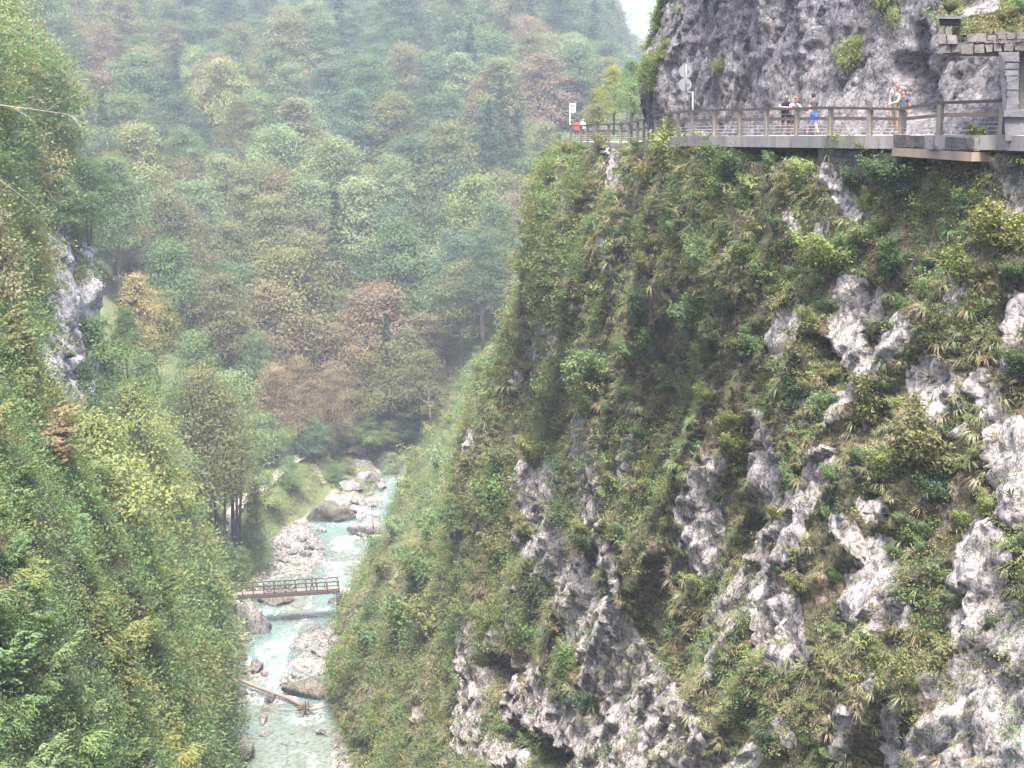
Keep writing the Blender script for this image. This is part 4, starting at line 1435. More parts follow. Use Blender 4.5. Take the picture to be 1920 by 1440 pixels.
rest = []
for i, (x, y, z, ty, px, py) in enumerate(trees):
    c = 'dark' if ty == SPRUCE else hill_colour(px, py)
    if py > 480 and c in ('rust', 'yg', 'pale') and rs.random() < 0.7:
        c = 'green'
    sc_ = rs.uniform(0.8, 1.5) * (1.0 if y < 420 else 0.95)
    hc_ = tuple(v * 0.8 for v in PAL[c])
    if i < NEAR_N:
        tk, cr, H, R = FAR[ty]
        o = plant('conifer' if ty == SPRUCE else 'broadleaf_tree', (x, y, z - 0.3), (sc_ * rs.uniform(0.9, 1.12), sc_ * rs.uniform(0.9, 1.12), sc_), tk, cr, hc_, 'tree', 'trees of the far wooded slope', parts=('trunk', 'crown'))
        bd = [b for b in BANDS if b[0] <= y < b[1]]
        bd = bd[0][2] if bd else BANDS[0][2]
        pend(o, CWORD[c], 'conifer' if ty == SPRUCE else 'tree', bd + ' ' + place_word(px), px, py)
    else:
        rest.append((x, y, z, ty, c, sc_))
rest += [(t[0], t[1], t[2], t[3], hill_colour(t[4], t[5]), rs.uniform(0.8, 1.3)) for t in hidden if proj(t[0], t[1], t[2] + FAR[t[3]][2] * 1.3)[1] > SKYL(t[4])]
if rest:
    A = np.array([(r[0], r[1], r[2] - 0.3) for r in rest])
    n = len(rest)
    S = np.array([r[5] for r in rest])[:, None] * RNG.uniform(0.9, 1.12, (n, 3))
    cc = 0.8 * np.array([PAL[r[4]] for r in rest]) * RNG.uniform(0.88, 1.12, (n, 1))
    scatter('distant_forest', A, np.stack([np.zeros(n), np.zeros(n), RNG.uniform(0, 6.283, n)], 1), S, [r[3] for r in rest], cc, [f[1] for f in FAR], 'hazy mass of trees higher up the mountainside and behind the cliff spur', 'forest')

# ------------------------------------------------------------------ trees along the trail and the foot of the slope (base x, base y, distance, height, width factor, kind, colour, label)
MIDLIST = [
    (391, 1045, 195, 27.5, 1.0, 'T0', 'olive', 'tall many-stemmed tree with dark trunks beside the fenced trail'),
    (446, 1040, 199, 26.5, 0.95, 'T1', 'pale', 'tall yellow-green tree with slender dark trunks right of the trail'),
    (416, 1046, 196, 25.0, 0.95, 'T0', 'olive', 'olive tall tree standing between the two tall trail trees'),
    (352, 990, 203, 21.0, 1.05, 'T1', 'green', 'green tall tree at the left end of the trail clump'),
    (480, 1035, 200, 10.5, 0.6, 'T2', 'olive', 'thin forked sapling between the trail and the gravel bar'),
    (372, 905, 222, 24.0, 1.0, 'T1', 'green', 'tall tree with a bare lower trunk behind the trail trees'),
    (520, 860, 246, 17.0, 1.25, 'T0', 'brown', 'broad rusty tree between the trail and the dark woods'),
    (565, 850, 252, 17.5, 1.0, 'T1', 'brown', 'brownish feathery tree above the far trail fence'),
    (588, 868, 250, 8.8, 1.0, 'M1', 'blue', 'small round bluish tree beside the far trail fence'),
    (624, 862, 253, 16.5, 1.0, 'T1', 'brown', 'slender tree with browned top next to the far trail fence'),
    (690, 830, 268, 15.0, 1.2, 'T0', 'dark', 'dark tree overhanging the river bend'),
    (650, 815, 275, 17.0, 1.3, 'T1', 'green', 'dense green tree behind the river bend'),
    (745, 815, 272, 15.0, 1.3, 'T0', 'dark', 'dark feathery tree right of the river bend'),
    (800, 780, 280, 17.0, 1.3, 'T1', 'dark', 'dark tree standing against the cliff edge above the river'),
    (560, 775, 276, 20.0, 1.4, 'T0', 'green', 'wide green tree at the foot of the slope above the rusty tree'),
    (480, 800, 258, 16.0, 1.2, 'T1', 'green', 'green tree behind the rusty tree near the trail'),
    (420, 850, 240, 14.0, 1.2, 'T2', 'green', 'leafy green tree between the tall trail trees'),
    (350, 960, 205, 9.5, 1.3, 'M0', 'dark', 'bushy dark tree left of the tall many-stemmed tree'),
    (500, 960, 226, 7.0, 1.1, 'M1', 'yg', 'yellow-green bush on the slope above the gravel bar'),
    (545, 925, 234, 6.5, 1.2, 'M0', 'green', 'rounded green bush above the big mossy boulder'),
    (480, 1070, 195, 5.5, 1.3, 'M1', 'dark', 'dark bush behind the left half of the footbridge'),
    (420, 1080, 190, 6.0, 1.3, 'M0', 'dark', 'dark bush below the trail fence'),
    (452, 1088, 190, 5.0, 1.2, 'M2', 'green', 'green bush just behind the footbridge railing'),
    (305, 960, 165, 10.0, 1.35, 'M0', 'pale', 'pale green rounded tree left of the tall trail trees'),
    (275, 800, 185, 10.0, 1.1, 'M2', 'green', 'green tree at the foot of the pale rock wall'),
    (300, 720, 205, 14.0, 1.0, 'T2', 'olive', 'sparse olive tree right of the pale rock wall'),
    (262, 690, 190, 13.0, 1.0, 'T2', 'straw', 'pale thin tree leaning beside the rock wall'),
    (240, 705, 170, 8.5, 0.9, 'M2', 'green', 'narrow green tree against the pale rock wall'),
    (352, 1195, 172, 5.5, 1.2, 'M1', 'green', 'bush at the left end of the footbridge'),
    (345, 1140, 176, 6.0, 1.1, 'M0', 'pale', 'whitish green shrub hiding the left end of the footbridge'),
    (168, 445, 152, 8.5, 1.2, 'M0', 'dark', 'dark tree crowning the pale rock wall'),
    (120, 445, 148, 6.5, 1.1, 'M1', 'green', 'green tree on top of the pale rock wall'),
    (650, 838, 257, 5.0, 1.3, 'M0', 'dark', 'dark bush on the left of the rock outcrop at the river bend'),
    (690, 836, 259, 5.5, 1.3, 'M1', 'green', 'green bush just above the rock outcrop at the river bend'),
    (728, 836, 260, 5.0, 1.3, 'M0', 'olive', 'olive bush at the water edge of the river bend'),
    (762, 828, 262, 6.0, 1.3, 'M1', 'dark', 'dark bush between the river bend and the cliff spur'),
    (618, 842, 257, 4.5, 1.3, 'M1', 'olive', 'low olive bush behind the far trail fence'),
    (628, 908, 247, 3.6, 1.4, 'M1', 'green', 'small green bush between the mossy boulder and the knoll'),
    (652, 888, 252, 3.4, 1.4, 'M0', 'olive', 'small olive bush beside the pale rock ledge at the bend'),
    (738, 892, 240, 4.2, 1.3, 'M1', 'pale', 'pale bush on the right shore at the river bend'),
    (330, 1000, 190, 12.0, 1.2, 'T2', 'yg', 'leafy yellow-green tree left of the trail below the pale rounded tree'),
    (500, 880, 240, 10.0, 1.3, 'M2', 'green', 'full green tree below the rusty tree beside the path'),
    (1150, 238, 128, 5.5, 1.0, 'M2', 'yg', 'bright yellow-green tree at the bend of the road'),
    (1185, 240, 124, 6.0, 0.8, 'M0', 'light', 'light green tree where the road meets the grey cliff'),
    (1120, 246, 133, 4.0, 1.0, 'M1', 'olive', 'low olive bush behind the far railing'),
]
KIND = {'T': TALL, 'M': MIDT}
for (px, py, Yd, H, wf, kd, c, lab) in MIDLIST:
    p = at(px, py, Yd)
    if py > 840 and 165 < Yd < 262:
        p2 = ray_floor(px, py, 160)
        if abs(p2[1] - Yd) < 30:
            H *= (p2[1] / Yd)
            p = p2
    elif Yd > 240:
        p[2] = max(p[2], float(hill_z(np.array([p[0]]), np.array([p[1]]))[0]), floor_z(p[0], p[1]))
    tk, cr, H0, R0 = KIND[kd[0]][int(kd[1])]
    s_ = H / H0
    o = plant('tree' if H > 7.5 else 'bush', p - np.array((0, 0, 0.4)), (s_ * wf, s_ * wf, s_), tk, cr, c, 'tree' if H > 7.5 else 'bush', 'trees and bushes along the trail', parts=('trunk', 'crown'))
    o['label'] = lab

# ------------------------------------------------------------------ bare and dead trees
def bare_tree(name, base, H, seed, mat, label, lean=(0, 0), r=0.07, nb=9, blen=0.32, group='bare trees'):
    rng = np.random.default_rng(seed)
    o = bpy.data.objects.new(name, None)
    COL.objects.link(o)
    o.location = base
    ts = np.linspace(0, 1, 9)
    pts = np.stack([lean[0] * ts ** 1.3 * H, lean[1] * ts ** 1.3 * H, H * ts], 1) + rng.normal(size=(9, 3)) * 0.015 * H * ts[:, None]
    pts[0, 2] = -0.5
    MB().tube(pts, r * (1 - 0.9 * ts) + 0.006, 6).build('trunk', mat, o, True)
    for b in range(nb):
        t0 = 0.3 + 0.68 * b / nb
        p0 = np.array([np.interp(t0, ts, pts[:, i]) for i in range(3)])
        a = b * 2.4 + rng.uniform(0, 1)
        L_ = H * blen * rng.uniform(0.5, 1.1) * (1.2 - t0)
        d = np.array((math.cos(a), math.sin(a), rng.uniform(0.3, 0.9)))
        q = [p0, p0 + d * L_ * 0.5 + rng.normal(size=3) * 0.05 * L_, p0 + d * np.array((1, 1, 0.8)) * L_]
        mb = MB().tube(q, [r * (1 - t0) * 0.7 + 0.006, r * (1 - t0) * 0.4 + 0.006, 0.006], 5)
        bo = mb.build('branch', mat, o, True)
        for k in range(3):
            s0 = q[1] * (1 - k / 3) + q[2] * (k / 3)
            dd = d + rng.normal(size=3) * 0.7
            MB().tube([s0, s0 + dd * L_ * 0.28], [r * (1 - t0) * 0.25 + 0.006, 0.006], 4, False).build('twig', mat, bo, True)
    tag(o, label, 'bare tree', group)
    return o


bare_tree('bare_tree', at(700, 1085, 205), 10.0, 1, M['bark'], 'leafless sapling leaning over the river right of the footbridge', (-0.28, 0.05), 0.06)
bare_tree('bare_tree', at(745, 905, 215), 8.5, 2, M['bark'], 'thin bare tree standing on the right bank by the river bend', (-0.04, 0), 0.06)
bare_tree('bare_tree', at(808, 790, 190), 5.6, 3, M['palebark'], 'whitish dead tree beside the cliff spur above the river', (-0.1, 0), 0.06)
bare_tree('bare_tree', at(700, 985, 212), 5.5, 4, M['bark'], 'small bare tree beside the pale boulder upstream of the footbridge', (-0.12, 0), 0.045)
for i, (px, py, Yd, H, lab) in enumerate([(346, 95, 430, 13, 'dead grey trunk standing above the forest, leftmost of the three snags'), (371, 85, 440, 15, 'tall straight dead trunk, middle of the three snags on the far slope'), (490, 78, 460, 11, 'thin dead trunk, rightmost of the three snags on the far slope')]):
    bare_tree('dead_tree', at(px, py, Yd) - np.array((0, 0, 3)), H + 3, 10 + i, M['palebark'], lab, (0.02, 0), 0.22, 8, 0.14, 'dead snags on the far slope')


def branch(name, pts, r, seed, label, mat, group, twigs=10, tl=0.5):
    rng = np.random.default_rng(seed)
    pts = np.array([at(*p) for p in pts])
    mb = MB().tube(pts, np.linspace(r, r * 0.25, len(pts)), 6)
    o = tag(mb.build(name, mat, None, True), label, 'branch', group)
    cum = np.linspace(0, 1, len(pts))
    for k in range(twigs):
        t = rng.uniform(0.2, 1)
        p0 = np.array([np.interp(t, cum, pts[:, i]) for i in range(3)])
        d = rng.normal(size=3) * np.array((1, 0.6, 0.9)) + np.array((0.5, 0, 0.2))
        d /= np.linalg.norm(d)
        l = tl * rng.uniform(0.5, 1.6)
        p1 = p0 + d * l
        m2 = MB().tube([p0, p0 + d * l * 0.5 + rng.normal(size=3) * 0.05, p1], [r * 0.35, r * 0.22, r * 0.08], 4, False)
        for j in range(3):
            d2 = d + rng.normal(size=3) * 0.6
            m2.tube([p0 + d * l * (0.4 + 0.2 * j), p0 + d * l * (0.4 + 0.2 * j) + d2 * l * 0.35], [r * 0.16, r * 0.05], 4, False)
        m2.build('twig', mat, o, True)


branch('dead_branch', [(-60, 195, 66), (0, 197, 66), (60, 205, 66.5), (125, 214, 67), (150, 228, 67.2), (185, 243, 67.5)], 0.03, 1, 'long dead branch reaching in from the left below the treetops', M['palebark'], 'dead branches at the left edge', 16, 0.7)
branch('dead_branch', [(-40, 310, 72), (10, 345, 72), (60, 382, 72.5), (90, 410, 73), (110, 450, 73.2)], 0.022, 2, 'thin dead branch sloping down towards the pale rock wall', M['palebark'], 'dead branches at the left edge', 12, 0.5)

# ------------------------------------------------------------------ shrubs of the gorge wall (x, y, width in photograph pixels, colour)
SHRUBS = [(1250, 325, 130, 'yg'), (1215, 345, 80, 'olive'), (1370, 335, 100, 'dark'), (1345, 385, 80, 'green'), (1395, 395, 85, 'green'), (1500, 345, 90, 'yg'), (1470, 370, 60, 'olive'), (1320, 505, 95, 'green'), (1390, 500, 70, 'green'), (1550, 505, 120, 'yg'), (1590, 480, 70, 'light'),
          (1440, 545, 95, 'green'), (1310, 615, 110, 'light'), (1370, 590, 90, 'green'), (1222, 655, 75, 'green'), (1190, 595, 70, 'dark'), (1130, 705, 105, 'light'), (1080, 735, 90, 'pale'), (1020, 310, 42, 'dark'), (1032, 345, 42, 'dark'), (1030, 595, 48, 'dark'), (1110, 435, 55, 'light'), (1160, 455, 45, 'green'),
          (905, 695, 52, 'pale'), (1045, 775, 95, 'olive'), (1010, 800, 70, 'yg'), (1210, 825, 52, 'green'), (1103, 775, 60, 'green'), (1700, 370, 125, 'dark'), (1645, 345, 85, 'green'), (1865, 465, 130, 'yg'), (1800, 535, 100, 'yg'), (1665, 515, 95, 'dark'), (1750, 640, 70, 'olive'), (1490, 775, 90, 'dark'), (1485, 905, 70, 'green'),
          (1625, 800, 110, 'olive'), (1700, 870, 150, 'olive'), (1660, 900, 90, 'yg'), (1560, 905, 60, 'green'), (1462, 1070, 30, 'light'), (1760, 940, 90, 'dark'), (1905, 700, 80, 'dark'), (1680, 1040, 36, 'light'), (920, 975, 125, 'green'), (860, 1010, 100, 'dark'), (815, 1020, 105, 'green'), (790, 1100, 125, 'green'), (750, 1200, 140, 'green'),
          (720, 1100, 90, 'olive'), (810, 1200, 135, 'olive'), (690, 1225, 95, 'green'), (930, 1050, 95, 'olive'), (980, 1005, 70, 'olive'), (870, 1110, 85, 'olive'), (1010, 1145, 95, 'dark'), (1000, 1215, 95, 'green'), (1060, 1260, 85, 'green'), (1100, 1340, 70, 'dark'), (760, 945, 75, 'yg'), (770, 885, 75, 'yg'), (830, 900, 85, 'pale'), (880, 900, 95, 'olive'),
          (700, 1040, 60, 'green'), (950, 890, 95, 'olive'), (740, 1010, 65, 'pale'), (1440, 1395, 70, 'dark'), (1640, 1255, 55, 'olive'), (1560, 1190, 34, 'light'), (1390, 850, 70, 'yg'), (1350, 820, 60, 'olive'), (1250, 730, 70, 'green'), (1330, 690, 60, 'olive'), (1180, 745, 50, 'light'), (1580, 290, 70, 'yg'), (1630, 300, 60, 'olive'), (1720, 300, 60, 'green'), (1780, 310, 80, 'dark'), (1850, 280, 80, 'yg'), (1900, 270, 70, 'yg'),
          (1230, 268, 45, 'yg'), (1190, 280, 40, 'olive'), (1120, 290, 50, 'olive'), (1085, 285, 40, 'green'), (1060, 300, 45, 'olive'), (1345, 300, 50, 'green'), (1440, 310, 45, 'green'), (985, 560, 36, 'olive'), (960, 640, 40, 'olive'), (930, 720, 45, 'yg'), (870, 760, 40, 'yg'), (845, 800, 50, 'yg'), (800, 835, 55, 'yg'), (1000, 870, 80, 'yg'), (1050, 880, 50, 'dark')]
WALLPLACE = [(1000, 470, 'on the left shoulder of the cliff'), (1300, 420, 'below the road near the sign post'), (1600, 420, 'below the road slab'), (1960, 420, 'below the stone parapet'),
             (1150, 760, 'on the upper spur of the cliff'), (1420, 760, 'in the middle of the cliff'), (1960, 700, 'high on the right part of the cliff'),
             (960, 1100, 'on the lower spur above the river'), (1230, 1100, 'around the pale rock rib'), (1480, 1100, 'beside the long slanting rib'), (1960, 1100, 'among the rocks at the right edge'),
             (1000, 1500, 'on the mossy bluff over the river'), (1400, 1500, 'at the bottom middle of the cliff'), (1960, 1500, 'at the bottom right of the cliff')]


def wall_place(px, py):
    for x, y, w in WALLPLACE:
        if px < x and py < y:
            return w
    return WALLPLACE[-1][2]


def put_shrub(px, py, wpx, c, A=None, protos=None, name='shrub', group='shrubs growing on the gorge cliff', unit=2.3, push=0.0, place=None, noun=None):
    p, nn = on_cliff(px, py, A)
    if p is None:
        return None
    zc = p[1] * CP + (CAMZ - p[2]) * SP
    s_ = wpx * zc / F / unit
    st, fo = random.choice(protos or SHR)
    t = np.array((0, 0, 1.0)) + 0.55 * nn
    o = plant(name, p - nn * 0.08 + np.array((0, 0, -0.25 * s_)), s_, st, fo, c, 'shrub' if name == 'shrub' else 'sapling', group, t)
    pend(o, CWORD[c], noun or name, place or wall_place(px, py), px, py)
    return o


for px, py, w_, c in SHRUBS:
    put_shrub(px, py, w_ * 1.4, c)
# smaller ones in between
rs = random.Random(11)
done = [(s[0], s[1], s[2]) for s in SHRUBS]
n = 0
while n < 165:
    px, py = rs.uniform(640, 1915), rs.uniform(290, 1435)
    lim = np.interp(py, [290, 440, 620, 720, 850, 1000, 1250, 1440], [1010, 995, 955, 890, 760, 705, 645, 650])
    if px < lim + 8:
        continue
    i = np.argmin(np.hypot(CL_PX - px, CL_PY - py))
    if rockm.ravel()[i] > 0.3 or any(math.hypot(px - a, py - b) < 0.42 * c_ + 8 for a, b, c_ in done):
        n += 0.02
        continue
    w_ = rs.uniform(26, 75)
    c = rs.choice(['olive', 'green', 'dark', 'yg', 'olive', 'light', 'pale'])
    if py > 1150 and px > 1100:
        w_ *= 0.6
    put_shrub(px, py, w_ * 1.15, c)
    done.append((px, py, w_))
    n += 1

# bare vines hanging on the wall
for vp, lab in [([(1466, 690), (1488, 730), (1497, 760), (1497, 800), (1504, 838), (1530, 852)], 'bare vine hanging over the dark shrub in the cliff middle'), ([(1545, 750), (1560, 758), (1578, 772)], 'short bare twig beside the bare vine'), ([(1248, 1035), (1252, 1060), (1254, 1085)], 'thin bare stem below the pale rock face')]:
    P_ = [on_cliff(a, b) for a, b in vp]
    P_ = np.array([p + n_ * 0.9 for p, n_ in P_])
    tag(MB().tube(P_, 0.022, 5).build('hanging_vine', M['palebark'], None, True), lab, 'vine', 'bare vines on the cliff')
for i, (px, py, H, lab) in enumerate([(300, 1365, 2.6, 'dry twiggy bush low on the left bank'), (330, 1330, 2.2, 'smaller dry twiggy bush behind the first dry bush'), (270, 1330, 1.9, 'pale forked dead shrub left of the dry bushes')]):
    p, nn = on_cliff(px, py, LB)
    bare_tree('dead_shrub', p + nn * 1.4 + np.array((0, 0, -0.3)), H, 40 + i, M['palebark'], lab, (0.1, -0.1), 0.03, 16, 0.55, 'dry bushes on the left bank')

# ------------------------------------------------------------------ saplings and trees of the left bank
LP = []
def left_place(px, py):
    if py < 400:
        return 'at the upper left edge above the rock wall'
    if py < 760:
        return 'beside the pale rock wall'
    if py < 1050:
        return 'on the left bank below the rock wall'
    if py < 1270:
        return 'on the left bank beside the footbridge'
    return 'at the bottom of the left bank'


rs = random.Random(21)
tries = 0
lim_pts = ([-50, 60, 200, 330, 430, 560, 700, 760, 850, 950, 1040, 1130, 1250, 1440, 1500], [60, 45, 70, 100, 150, 190, 215, 235, 320, 355, 330, 335, 342, 358, 362])
while len(LP) < 260 and tries < 12000:
    tries += 1
    px, py = rs.uniform(-150, 440), rs.uniform(-40, 1490)
    if px > np.interp(py, *lim_pts) - 10:
        continue
    i = np.argmin(np.hypot(LB_PX - px, LB_PY - py))
    if lrock.ravel()[i] > 0.25 or (250 < px < 330 and 1310 < py < 1380) or (55 < px < 225 and 420 < py < 830 and rs.random() < 0.8):
        continue
    Yd = LB[3].ravel()[i]
    w_ = np.interp(Yd, [40, 70, 110, 160], [125, 120, 125, 100]) * rs.uniform(0.7, 1.5)
    if any(math.hypot(px - a, py - b) < 0.31 * (w_ + c_) for a, b, c_ in LP):
        continue
    a = fbm(px * 0.01, py * 0.007, 0.5, 3, 77) + rs.uniform(-0.15, 0.15)
    if py < 430:
        c = 'straw' if a > 0.2 else 'yg' if a > -0.12 else 'pale'
    elif py < 720:
        c = 'straw' if a > 0.3 else 'yg' if a > -0.12 else 'olive' if a > -0.28 else 'pale'
    elif py < 900 and px < 140:
        c = 'yg' if a > 0 else 'brown' if a > -0.15 else 'olive'
    else:
        c = 'yg' if a > 0.16 else 'light' if a > -0.05 else 'pale' if a > -0.14 else 'green' if a > -0.32 else 'dark'
    LP.append((px, py, w_))
    pl = left_place(px, py)
    if Yd < 95:
        put_shrub(px, py + 0.2 * w_, w_ * 1.35, c, LB, SAP, 'sapling', 'saplings on the left bank', 4.0, place=pl)
    else:
        p, nn = on_cliff(px, py + 0.25 * w_, LB)
        if p is None:
            continue
        zc = p[1] * CP + (CAMZ - p[2]) * SP
        tk, cr, H0, R0 = rs.choice(MIDT)
        s_ = w_ * 1.35 * zc / F / (2 * R0)
        o = plant('bank_tree', p + np.array((0, 0, -1.5 * s_)), (s_, s_, s_ * rs.uniform(0.8, 1.15)), tk, cr, c, 'tree', 'trees on the left bank', np.array((0, 0, 1)) + 0.25 * nn, parts=('trunk', 'crown'))
        pend(o, CWORD[c], 'bank tree', pl, px, py)
settle_labels()


# ================================================================== road, railing, walls
def perp(i, P):
    a, b = P[max(0, i - 1)], P[min(len(P) - 1, i + 1)]
    d = b - a
    d[2] = 0
    d /= np.linalg.norm(d)
    return np.array((-d[1], d[0], 0)) * (1 if -d[1] < 0 else -1)          # towards the gorge


OUT = [perp(i, [p.copy() for p in RBOT]) for i in range(len(RBOT))]
OUT = [np.array((-abs(o[0]), o[1] if o[1] < 0 else -o[1] * 0.2, 0)) for o in OUT]
# one smooth road edge, extended beyond both ends
EDGE = [RBOT[0] + np.array((-0.4, 3.0, 0))] + [p + o * 0.22 for p, o in zip(RBOT, OUT)] + [RBOT[-1] + np.array((0.9, -5.0, 0.1)), RBOT[-1] + np.array((3, -14.0, 0.2))]
for e in EDGE:
    e[2] = road_z(e[1])
TH = 0.48
V, Fq = [], []
for e in EDGE:
    V += [e + np.array((0, 0, 0.0)), e + np.array((9.0, 2.0, 0.02)), e + np.array((0, 0, -TH)), e + np.array((9.0, 2.0, -TH))]
ne = len(EDGE)
mi = []
for i in range(ne - 1):
    a, b = 4 * i, 4 * (i + 1)
    Fq += [(a, b, b + 1, a + 1), (a + 2, b + 2, b, a), (a + 3, b + 3, b + 2, a + 2)]
    mi += [0, 1, 1]
Fq += [(0, 1, 3, 2), (4 * ne - 4, 4 * ne - 2, 4 * ne - 1, 4 * ne - 3)]
mi += [1, 1]
me = mesh_np('road', V, np.array(Fq), False, None, [M['gravel_road'], M['concrete']], mi)
tag(link('road', me), 'pale gravel road on a concrete slab along the cliff', kind='structure')

# construction joints of the slab edge
road_o = bpy.data.objects['road']
for i in range(3, ne - 3):
    if np.linalg.norm(EDGE[i + 1] - EDGE[i]) < 1.5:
        continue
    for t in (0.02, 0.5):
        p = EDGE[i] * (1 - t) + EDGE[i + 1] * t
        d = ub0 = (EDGE[i + 1] - EDGE[i]) / np.linalg.norm(EDGE[i + 1] - EDGE[i])
        MB().bar(p + np.array((-0.004, 0, -0.02)), p + np.array((-0.004, 0, -TH + 0.02)), 0.03, 0.03, up=d).build('slab_joint', M['mortar'], road_o)
# kerb blocks of the slab seen between the posts
rail = bpy.data.objects.new('road_railing', None)
COL.objects.link(rail)
rail.location = RBOT[14]
base0 = np.array(RBOT[14])
tag(rail, 'long timber and wire railing along the gorge side of the road', 'railing')


def rel(p):
    return np.asarray(p) - base0


POSTS = [np.array((p[0], p[1], road_z(p[1]))) for p in RBOT]
for i, p in enumerate(POSTS):
    h = RTOP[i][2] - 0.03 - p[2]
    j = min(i + 1, len(POSTS) - 1)
    d = POSTS[j] - POSTS[max(0, j - 1)]
    ang = math.atan2(d[1], d[0])
    mt = Matrix.Translation(Vector(rel(p))) @ Matrix.Rotation(ang, 4, 'Z')
    MB().box((-0.09, -0.08, -0.3), (0.09, 0.08, h), mt).build('post', M['railwood'], rail)
for i in range(len(POSTS) - 1):
    a, b = RTOP[i].copy(), RTOP[i + 1].copy()
    MB().bar(rel(a), rel(b) + (rel(b) - rel(a)) * 0.003, 0.2, 0.1).build('top_rail', M['toprail'], rail)
    inn = np.array((0.09, 0.02, 0))
    pa, pb = POSTS[i].copy(), POSTS[i + 1].copy()
    ha, hb = RTOP[i][2] - pa[2], RTOP[i + 1][2] - pb[2]
    MB().bar(rel(pa + inn + (0, 0, ha * 0.62)), rel(pb + inn + (0, 0, hb * 0.62)), 0.035, 0.12).build('mid_rail', M['midrail'], rail)
    for k in (0.14, 0.26, 0.38, 0.8):
        MB().tube([rel(pa + (0, 0, ha * k)), rel(pb + (0, 0, hb * k))], 0.011, 4, False).build('wire', M['wire'], rail)

# masonry under the slab: each visible stone is a block of its own
def masonry(name, a, b, top, h, course, length, mat, label, seed, depth=0.5, lean=0.0, cat='wall'):
    rng = np.random.default_rng(seed)
    a, b = np.array(a, float), np.array(b, float)
    d = b - a
    L_ = np.hypot(d[0], d[1])
    d = np.array((d[0], d[1], 0)) / L_
    nrm = np.array((d[1], -d[0], 0))
    if nrm[0] * (a[0]) + nrm[1] * a[1] > 0:
        nrm = -nrm                                            # towards the viewer
    o = bpy.data.objects.new(name, None)
    COL.objects.link(o)
    o.location = a
    MB().bar(-nrm * (depth / 2 + 0.05) + (0, 0, top - h / 2 - a[2]), d * L_ - nrm * (depth / 2 + 0.05) + (0, 0, top - h / 2 - a[2]), depth, h - 0.02).build('core', M['mortar'], o)
    z = top
    row = 0
    while z > top - h + 0.05:
        ch = min(course * rng.uniform(0.8, 1.2), z - (top - h))
        x = -rng.uniform(0, length * 0.4)
        while x < L_ - 0.03:
            l = length * rng.uniform(0.6, 1.4)
            x0, x1 = max(0, x) + 0.012, min(L_, x + l) - 0.012
            if x1 - x0 > 0.06:
                pr = rng.uniform(0.005, 0.05)
                j = rng.uniform(-0.02, 0.02, 8)
                mb = MB()
                Vb = []
                for zz in (z - ch + 0.012, z - 0.012):
                    for s_, pr_ in ((x0, -0.15), (x1, -0.15), (x1, pr), (x0, pr)):
                        Vb.append(d * s_ + nrm * pr_ + np.array((0, 0, zz - a[2])) + rng.normal(size=3) * 0.012)
                mb.add(Vb, [(0, 3, 2, 1), (4, 5, 6, 7), (0, 1, 5, 4), (1, 2, 6, 5), (2, 3, 7, 6), (3, 0, 4, 7)])
                mb.build('stone', mat, o)
            x += l
        z -= ch
        row += 1
    tag(o, label, cat)
    return o


def edge_at(px, py, back=0.0):
    """point on the road edge line that projects to column px"""
    best = None
    for i in range(len(EDGE) - 1):
        for t in np.linspace(0, 1, 30):
            p = EDGE[i] * (1 - t) + EDGE[i + 1] * t
            q = proj(*p)[0]
            if best is None or abs(q - px) < best[0]:
                best = (abs(q - px), p)
    return best[1] + np.array((back, 0.1, 0))


a, b = edge_at(1268, 0, 0.15), edge_at(1388, 0, 0.15)
masonry('retaining_wall', a, b, a[2] - TH - 0.01, 1.3, 0.28, 0.5, M['stone'], 'rough stone retaining wall under the road slab left of the dark gap', 1)
a, b = edge_at(1531, 0, 0.12), edge_at(1690, 0, 0.12)
masonry('retaining_wall', a, b, a[2] - TH - 0.01, 1.2, 0.3, 0.55, M['stone'], 'rough stone retaining wall under the road slab right of the dark gap', 2)
a, b = edge_at(1694, 0, -0.34), edge_at(1846, 0, -0.34)
a[2] = b[2] = road_z(a[1])
masonry('stone_kerb_wall', a, b, a[2] + 0.03, 0.42, 0.42, 0.75, M['stone'], 'low course of large stones along the road edge beside the last railing posts', 3, 0.4)
sl = MB()
sl.bar(a + np.array((0.32, 0.12, -0.57)), b + np.array((0.32, 0.12, -0.57)), 0.75, 0.30)
tag(sl.build('stained_slab', M['rustslab']), 'rust-stained concrete slab below the large kerb stones', 'slab')
pp = atc(1717, 281, 54.3)
tag(MB().tube([pp, pp + np.array((0.4, 1.2, 0.05))], 0.11, 10, False).tube([pp + (0, -0.01, 0), pp + np.array((0.01, 0.03, 0))], [0.125, 0.125], 10, False).build('drain_pipe', M['wire']), 'drain pipe stub sticking out below the road edge', 'pipe')

# ------------------------------------------------------------------ rock gallery at the right edge
gal = bpy.data.objects.new('rock_gallery', None)
COL.objects.link(gal)
G0 = atc(1885, 252, 49.2)
gal.location = G0
tag(gal, 'stone gallery roof with arched pier over the road at the right edge', 'gallery')


def g_(px, py, zc):
    return atc(px, py, zc) - G0


rngg = np.random.default_rng(9)
zc = 49.0
